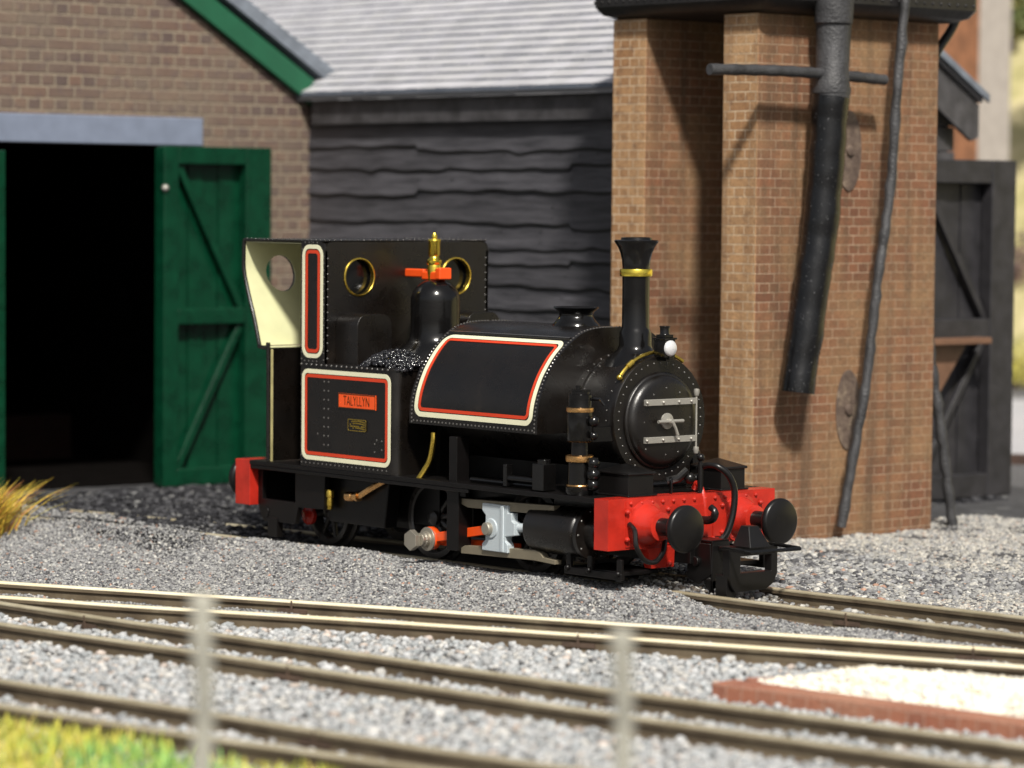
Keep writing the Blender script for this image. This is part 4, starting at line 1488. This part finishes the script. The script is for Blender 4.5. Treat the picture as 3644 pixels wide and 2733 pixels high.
b.raw([(.50, -.11, .318), (.68, -.11, .318), (.68, .09, .318), (.50, .09, .318), (.52, -.05, .46), (.60, -.05, .46), (.60, .04, .46), (.52, .04, .46)],
      [(3, 2, 1, 0), (4, 5, 6, 7), (0, 1, 5, 4), (1, 2, 6, 5), (2, 3, 7, 6), (3, 0, 4, 7)])
cpl = b.build('coupler', 'plastic_black', L, bevel=.006)
b = MB()
b.tube([(.52, -.235, .315), (.60, -.245, .318), (.775, -.25, .312), (.80, -.235, .31), (.805, .0, .308), (.80, .245, .306), (.78, .262, .307), (.60, .22, .32), (.50, .2, .32)], .014, 8)
b.build('coupler_loop', 'gloss_black', cpl)

# coal heaped on the bunker top
def rocks(n, pts, sizes, cols, name, mat, flat=0.75, base=None):
    ph = (1 + 5 ** .5) / 2
    iv = np.array([(-1, ph, 0), (1, ph, 0), (-1, -ph, 0), (1, -ph, 0), (0, -1, ph), (0, 1, ph), (0, -1, -ph), (0, 1, -ph), (ph, 0, -1), (ph, 0, 1), (-ph, 0, -1), (-ph, 0, 1)]) / math.sqrt(1 + ph * ph)
    fi = np.array([(0, 11, 5), (0, 5, 1), (0, 1, 7), (0, 7, 10), (0, 10, 11), (1, 5, 9), (5, 11, 4), (11, 10, 2), (10, 7, 6), (7, 1, 8), (3, 9, 4), (3, 4, 2), (3, 2, 6), (3, 6, 8), (3, 8, 9), (4, 9, 5), (2, 4, 11), (6, 2, 10), (8, 6, 7), (9, 8, 1)])
    q = rng.normal(size=(n, 4))
    q /= np.linalg.norm(q, axis=1)[:, None]
    w_, x, y, z = q.T
    Rm = np.stack([np.stack([1 - 2 * (y * y + z * z), 2 * (x * y - z * w_), 2 * (x * z + y * w_)], -1), np.stack([2 * (x * y + z * w_), 1 - 2 * (x * x + z * z), 2 * (y * z - x * w_)], -1), np.stack([2 * (x * z - y * w_), 2 * (y * z + x * w_), 1 - 2 * (x * x + y * y)], -1)], 1)
    sc = sizes[:, None] * rng.uniform(0.55, 1.15, (n, 3))
    V = iv[None] * rng.uniform(0.68, 1.22, (n, 12, 1))
    V = np.einsum('nij,nkj->nki', Rm, V * sc[:, None, :])
    V[:, :, 2] *= flat
    V += pts[:, None, :]
    F = (fi[None] + (np.arange(n) * 12)[:, None, None]).reshape(-1, 3)
    C = np.repeat(cols, 12, axis=0)
    return big_mesh(name, V.reshape(-1, 3), F, mat, C)


n = 900
u, v = rng.uniform(-1, 1, n), rng.uniform(-1, 1, n)
hz = np.clip(1 - (u * u + v * v) * .75, 0, 1)
pts = np.stack([-2.60 + .29 * u, -.58 + .19 * v, 1.41 + .14 * hz * rng.uniform(.7, 1, n)], 1)
o = rocks(n, pts, rng.uniform(.012, .024, n), np.full((n, 3), .02), 'coal_heap', 'coal', 1.0)
tag(o, 'small heap of shiny black coal on the locomotive bunker behind the saddle tank', 'coal')

# ------------------------------------------------------------------ ballast and gravel
CR = np.array(CAM_R)
CP = np.array(CAM_P)


def seen(P, mx=0.2):
    c = (P - CP) @ CR
    x = c[:, 0] / -c[:, 2] * 11691 / 1822
    y = c[:, 1] / -c[:, 2] * 11691 / 1366
    return (np.abs(x) < 1 + mx) & (y > -1 - mx * 1.6) & (c[:, 2] < -4)


RP = np.concatenate([np.stack([np.interp(np.linspace(0, len(r) - 1, 500), np.arange(len(r)), r[:, k]) for k in (0, 1)], 1) for r in RAILS])


def near_rail(P):
    out = np.empty(len(P))
    for i in range(0, len(P), 4000):
        q = P[i:i + 4000, None, :2] - RP[None]
        out[i:i + 4000] = np.sqrt((q ** 2).sum(2).min(1))
    return out


def pal(n, table):
    wts = np.array([t_[0] for t_ in table])
    idx = rng.choice(len(table), n, p=wts / wts.sum())
    c = np.array([t_[1] for t_ in table])[idx]
    return c * rng.uniform(.75, 1.25, (n, 1))


def front_side(P):        # positive on the viewer's side of the bright railed track
    return -((P[:, 1] + 2.79 + 0.02) - 0.445 * (P[:, 0] - 0.0))


def scatter(name, label, cat, n, box, cond, smin, smax, table, zlift=0.0, flat=.75, clear=.055, bumpy=.02):
    P = np.stack([rng.uniform(box[0], box[1], n), rng.uniform(box[2], box[3], n), np.full(n, GZ)], 1)
    P = P[seen(P)]
    P = P[cond(P)]
    nr = near_rail(P)
    P = P[nr > clear]
    n = len(P)
    sz = smin + (smax - smin) * rng.random(n) ** 2.2
    zz = bumpy * (np.sin(P[:, 0] * 4.1 + 1.3 * np.sin(P[:, 1] * 3.3)) * np.sin(P[:, 1] * 5.2 + P[:, 0] * 1.7))
    P[:, 2] = GZ + np.array([yard_z(a, b_) - GZ if -9.5 < a < 1 else 0 for a, b_ in P[:, :2]]) + zlift + zz * .6 + rng.uniform(-.3, .55, n) * sz
    o = rocks(n, P, sz, pal(n, table), name, 'stone', flat)
    tag(o, label, cat, kind='stuff')
    print(name, n)


GREY = [(.22, (.075, .075, .08)), (.34, (.19, .19, .195)), (.34, (.28, .28, .275)), (.08, (.42, .41, .38)), (.02, (.32, .20, .15))]
PALE = [(.08, (.09, .09, .095)), (.30, (.235, .235, .235)), (.40, (.33, .32, .295)), (.19, (.43, .405, .36)), (.03, (.32, .25, .21))]
COARSE = [(.03, (.16, .16, .165)), (.30, (.30, .315, .325)), (.44, (.37, .375, .38)), (.18, (.44, .43, .41)), (.05, (.42, .36, .32))]
ASH = [(.6, (.020, .020, .023)), (.32, (.055, .055, .06)), (.08, (.13, .13, .13))]
inloco = lambda P: (P[:, 1] > -.40 - .0 * P[:, 0]) & (P[:, 1] < .40) & (P[:, 0] < .5)
scatter('fine_gravel', 'fine speckled black and grey gravel between the locomotive and the bright railed track', 'gravel', 500000, (-9, 3.6, -4.8, -.2),
        lambda P: (front_side(P) < -.25) & (P[:, 1] < -.36 + .06 * P[:, 0]) & (rng.random(len(P)) < np.where((P[:, 0] < -4.2) & (P[:, 1] > -1.5 - .12 * (P[:, 0] + 4.2)), .25, 1)), .009, .018, GREY, .03, .8, .05, .03)
scatter('pale_gravel', 'pale cream and grey gravel around the foot of the brick piers', 'gravel', 380000, (-3.0, 7, .3, 6.6),
        lambda P: (P[:, 1] > .62 + .06 * P[:, 0]) & ~((P[:, 0] < -2.42) & (P[:, 1] > 3.0) & (P[:, 1] < 5.22)), .010, .026, PALE, .0, .75, .06, .03)
scatter('pale_gravel_strip', 'gravel lying between the two rails ahead of the locomotive coupling', 'gravel', 16000, (-.5, 5, -1.1, 1),
        lambda P: (P[:, 1] > -.34 + .06 * P[:, 0]) & (P[:, 1] < .34 + .085 * P[:, 0]), .014, .038, PALE[:3] + [(.3, (.10, .085, .07))], .025, .75, .05)
scatter('track_ballast', 'coarse grey stone ballast around the three nearer tracks', 'ballast', 180000, (-5, 10, -10, .5),
        lambda P: (front_side(P) > -.02), .014, .042, COARSE, .025, .7, .05, .01)
scatter('ash_chippings', 'dark ash and chippings on the ground before the green shed doors', 'gravel', 60000, (-12, -4.0, -1.2, 8),
        lambda P: (P[:, 1] > -1.0 - .1 * (P[:, 0] + 8)) & (P[:, 0] > -9.6), .02, .045, ASH, .0, .6, .06)
scatter('edge_chippings', 'grey gravel strip beside the rails behind the locomotive', 'gravel', 30000, (-3.2, 1, .3, 3.0),
        lambda P: (P[:, 1] > .38 + .05 * P[:, 0]), .018, .04, GREY, .0, .7, .06)

# ------------------------------------------------------------------ raised bed of white gravel with a red brick edge
bed = thing('gravel_bed', (4.6, -2.5, GZ), 'raised bed of white gravel behind a low red brick edging', 'gravel bed')
dF = Vector((.9915, .130, 0))
nF = Vector((-.130, .9915, 0))
p0 = Vector((3.40, -3.10, 0))
kb = MB()
kb.obox(p0 + dF * 1.9 + nF * .10 + Vector((0, 0, -.075)), dF, 3.8, .2, .13)
kb.build('brick_edging', 'kerb_brick', bed, bevel=.008)
kb = MB()
d2 = Vector((.55, .835, 0)).normalized()
kb.obox(p0 + nF * .23 + Vector((.05, 0, 0)) + d2 * .28 + Vector((0, 0, -.075)), d2, .5, .2, .125)
kb.build('brick_edging', 'kerb_brick', bed, bevel=.008)
P0 = p0 + nF * .2 + dF * .1
nu, nv = 120, 60
vs, fs, cs = [], [], []
for i in range(nu + 1):
    for j in range(nv + 1):
        a, c = i / nu, j / nv
        wdt = .18 + .80 * min(1, a * 2.2)
        q = P0 + dF * (a * 3.6) + nF * (c * wdt)
        hh = .15 * (math.sin(math.pi * min(1, c * .93 + .03)) ** .7) * min(1, a * 5 + .12)
        vs.append((q.x, q.y, -.055 + hh + .012 * math.sin(a * 61 + c * 17) * math.sin(c * 31 + a * 13)))
for i in range(nu):
    for j in range(nv):
        k = i * (nv + 1) + j
        fs.append((k, k + nv + 1, k + nv + 2, k + 1))
sm = MB()
sm.cc = (.80, .76, .66)
sm.raw(vs, fs)
sb_ = sm.build('gravel_fill', 'white_sand', bed, col=True)
n = 9000
ii = rng.integers(0, len(vs), n)
pts = np.array(vs)[ii] + rng.uniform(-.02, .02, (n, 3)) * (1, 1, .3)
ob = rocks(n, pts, rng.uniform(.009, .022, n), pal(n, [(.55, (.80, .76, .66)), (.3, (.78, .70, .55)), (.15, (.62, .60, .56))]), 'gravel_grains', 'white_sand', .8)
ob.parent = bed
ob.location = -Vector(ORIG[bed])
ob['kind'] = 'stuff'

# ------------------------------------------------------------------ fence posts
def post(px, py, h, label):
    b = MB()
    pth = [(px + .006 * math.sin(k), py + .005 * math.cos(k * 1.7), GZ - .02 + (h - GZ) * k / 10) for k in range(11)]
    b.tube(pth, [.035 + .002 * math.sin(k * 2.3) for k in range(11)], 12)
    b.lathe(pth[-1], (0, 0, 1), [(.042, -.05), (.046, -.02), (.04, .0), (.02, .012), (0, .012)], 12)
    tag(b.build('fence_post', 'post', origin=(px, py, GZ)), label, 'fence post', 'fence posts in the foreground')


post(7.51, -9.459, 1.36, 'blurred grey post at the left, standing beside the green grass')
post(8.43, -8.392, 1.25, 'blurred grey post at the right, standing in front of the locomotive buffers')


# ------------------------------------------------------------------ grass
def blades(n, base, ht, spread, cols, name, bw=.008, lean=None):
    th = rng.uniform(0, 2 * np.pi, n)
    le = ht * rng.uniform(.55, 1.1, n)
    if lean is None:
        ld_ = np.stack([np.cos(th), np.sin(th)], 1) * (rng.uniform(0, spread, n) * le)[:, None]
    else:
        ld_ = lean * le[:, None]
    sd = np.stack([-np.sin(th), np.cos(th), np.zeros(n)], 1) * bw
    pts = []
    for u, wv in ((0, 1), (.4, .85), (.75, .55), (1, .08)):
        c = base + np.concatenate([ld_ * (u ** 1.8), (le * u * (1 - .18 * u * spread))[:, None]], 1)
        pts += [c - sd * wv, c + sd * wv]
    V = np.stack(pts, 1).reshape(-1, 3)
    f = np.array([(0, 1, 3, 2), (2, 3, 5, 4), (4, 5, 7, 6)])
    F = (f[None] + (np.arange(n) * 8)[:, None, None]).reshape(-1, 4)
    return big_mesh(name, V, F, 'blade', np.repeat(cols, 8, axis=0))


n = 60000
B = np.stack([rng.uniform(-1, 7, n), rng.uniform(-10, -5.6, n), np.full(n, GZ)], 1)
edge = -6.86 + .15 * (B[:, 0] - 1.0) + .09 * np.sin(B[:, 0] * 5) + .05 * np.sin(B[:, 0] * 13)
B = B[(B[:, 1] < edge - rng.random(n) ** 3 * .2) & seen(B, .25)]
n = len(B)
pt = np.sin(B[:, 0] * 3.1 + B[:, 1] * 1.3) + np.sin(B[:, 0] * 1.2 - B[:, 1] * 4.2)
ca = pal(n, [(.55, (.50, .48, .07)), (.25, (.38, .43, .08)), (.2, (.58, .48, .13))])
cb_ = pal(n, [(.6, (.20, .40, .11)), (.4, (.32, .44, .09))])
C = np.where((pt + rng.normal(0, .5, n) > .8)[:, None], cb_, ca)
right = np.clip((B[:, 0] - B[:, 1] - 9.6) / 2.2, 0, 1)
o = blades(n, B, .15 - .06 * right, .6, C, 'grass')
tag(o, 'bright yellow green grass along the near track edge', 'grass', kind='stuff')
print('grass', n)


def tuft(name, c, n, ht, label, table, rad, spread=1.0, bw=.006):
    B = np.array(c) + np.concatenate([rng.normal(0, rad, (n, 2)), np.zeros((n, 1))], 1)
    out = (B[:, :2] - np.array(c)[:2]) / rad
    lean = out * .35 * spread + rng.normal(0, .22, (n, 2)) * spread
    o = blades(n, B, ht, spread, pal(n, table), name, bw, lean)
    tag(o, label, 'grass tuft')


tuft('grass_tuft', (-6.60, -1.76, GZ), 1100, .52, 'golden yellow dry grass tuft at the left edge beside the green door', [(.5, (.62, .44, .06)), (.25, (.46, .40, .06)), (.25, (.50, .22, .06))], .10, 1.0)
tuft('moss_clump', (.42, -.16, GZ), 260, .10, 'tiny green moss clump between the rails under the front coupling', [(.7, (.05, .16, .03)), (.3, (.09, .24, .05))], .05, 1.0)

# ------------------------------------------------------------------ background beyond the sheds, far out of focus
bk = thing('brick_building', (-15, 14.5, GZ), 'tall orange brick building far behind the timber shed', 'building')
b = MB()
b.box(-19, -12.35, 12.0, 16.9, GZ, 9.0)
b.build('wall', 'orange_wall', bk)
MB().box(-19.2, -12.15, 11.8, 17.1, 9.0, 9.25).build('roof', 'slate_edge', bk)
b = MB()
for z in (1.4, 4.2):
    for y in (12.6, 14.6):
        b.box(-12.36, -12.33, y, y + 0.9, z, z + 1.6)
b.build('window', 'dark_inside', bk)
rw = thing('rendered_wall', (-16.2, 20.5, GZ), 'pale rendered wall beside the orange brick building', 'wall')
b = MB()
b.box(-16.4, -16.0, 19.5, 21.75, GZ, 9)
b.build('wall_face', 'pale_render', rw)
b = MB()
nx_, ny_ = 60, 24
vs, fs = [], []
for i in range(nx_ + 1):
    for j in range(ny_ + 1):
        x = -34 + 60 * i / nx_
        y = 22.5 + 24 * j / ny_
        z = GZ + .62 * (y - 22.5) ** .95 + .7 * math.sin(x * .5) * math.sin(y * .4)
        vs.append((x, y, z if j else GZ - .05))
for i in range(nx_):
    for j in range(ny_):
        k = i * (ny_ + 1) + j
        fs.append((k, k + ny_ + 1, k + ny_ + 2, k + 1))
b.raw(vs, fs)
tag(b.build('hillside', 'bank'), kind='structure')
b = MB()
b.obox((-3.5, 13.1, -.09), (.883, .469, 0), 10, .25, .12)
tag(b.build('low_kerb_wall', 'kerb_dark'), 'low dark brown edging along the pale road at far right', 'edging')


def bush(c, r, n, label, table):
    P = rng.normal(size=(n, 3))
    P /= np.linalg.norm(P, axis=1)[:, None]
    P *= (rng.random(n) ** .45)[:, None] * r
    P[:, 2] = np.abs(P[:, 2]) * 1.0
    lump = 1 + .35 * np.sin(P[:, 0] * 5 / r) * np.sin(P[:, 1] * 4 / r + 1)
    P = P * lump[:, None] + np.array(c)
    a = rng.normal(size=(n, 3))
    a /= np.linalg.norm(a, axis=1)[:, None]
    bb_ = np.cross(a, rng.normal(size=(n, 3)))
    bb_ /= np.linalg.norm(bb_, axis=1)[:, None]
    s_ = r * .075
    V = np.stack([P - a * s_, P + bb_ * s_ * .5, P + a * s_, P - bb_ * s_ * .5], 1).reshape(-1, 3)
    F = np.arange(n * 4).reshape(-1, 4)
    root = thing('bush', c, label, 'bush', 'bushes on the far bank')
    o = big_mesh('foliage', V - np.array(c), F, 'blade', np.repeat(pal(n, table), 4, axis=0))
    o.parent = root
    MB().tube([(c[0], c[1], c[2] - .3), (c[0], c[1], c[2] + r * .5)], [.06, .03], 8).build('stem', 'bark', root)


OL = [(.5, (.16, .18, .06)), (.3, (.26, .25, .09)), (.2, (.10, .13, .05))]
YL = [(.6, (.50, .46, .10)), (.4, (.40, .36, .12))]
bush((-21.6, 28.3, 5.6), 1.5, 3000, 'olive green bush high on the far bank at the top right corner', OL)
bush((-16.2, 22.2, .0), .5, 1500, 'yellow bush low beside the pale road at far right', YL)
bush((-18.9, 25.3, 1.3), .8, 1500, 'dull purple brown bush halfway up the far bank', [(.6, (.16, .11, .10)), (.4, (.24, .15, .13))])
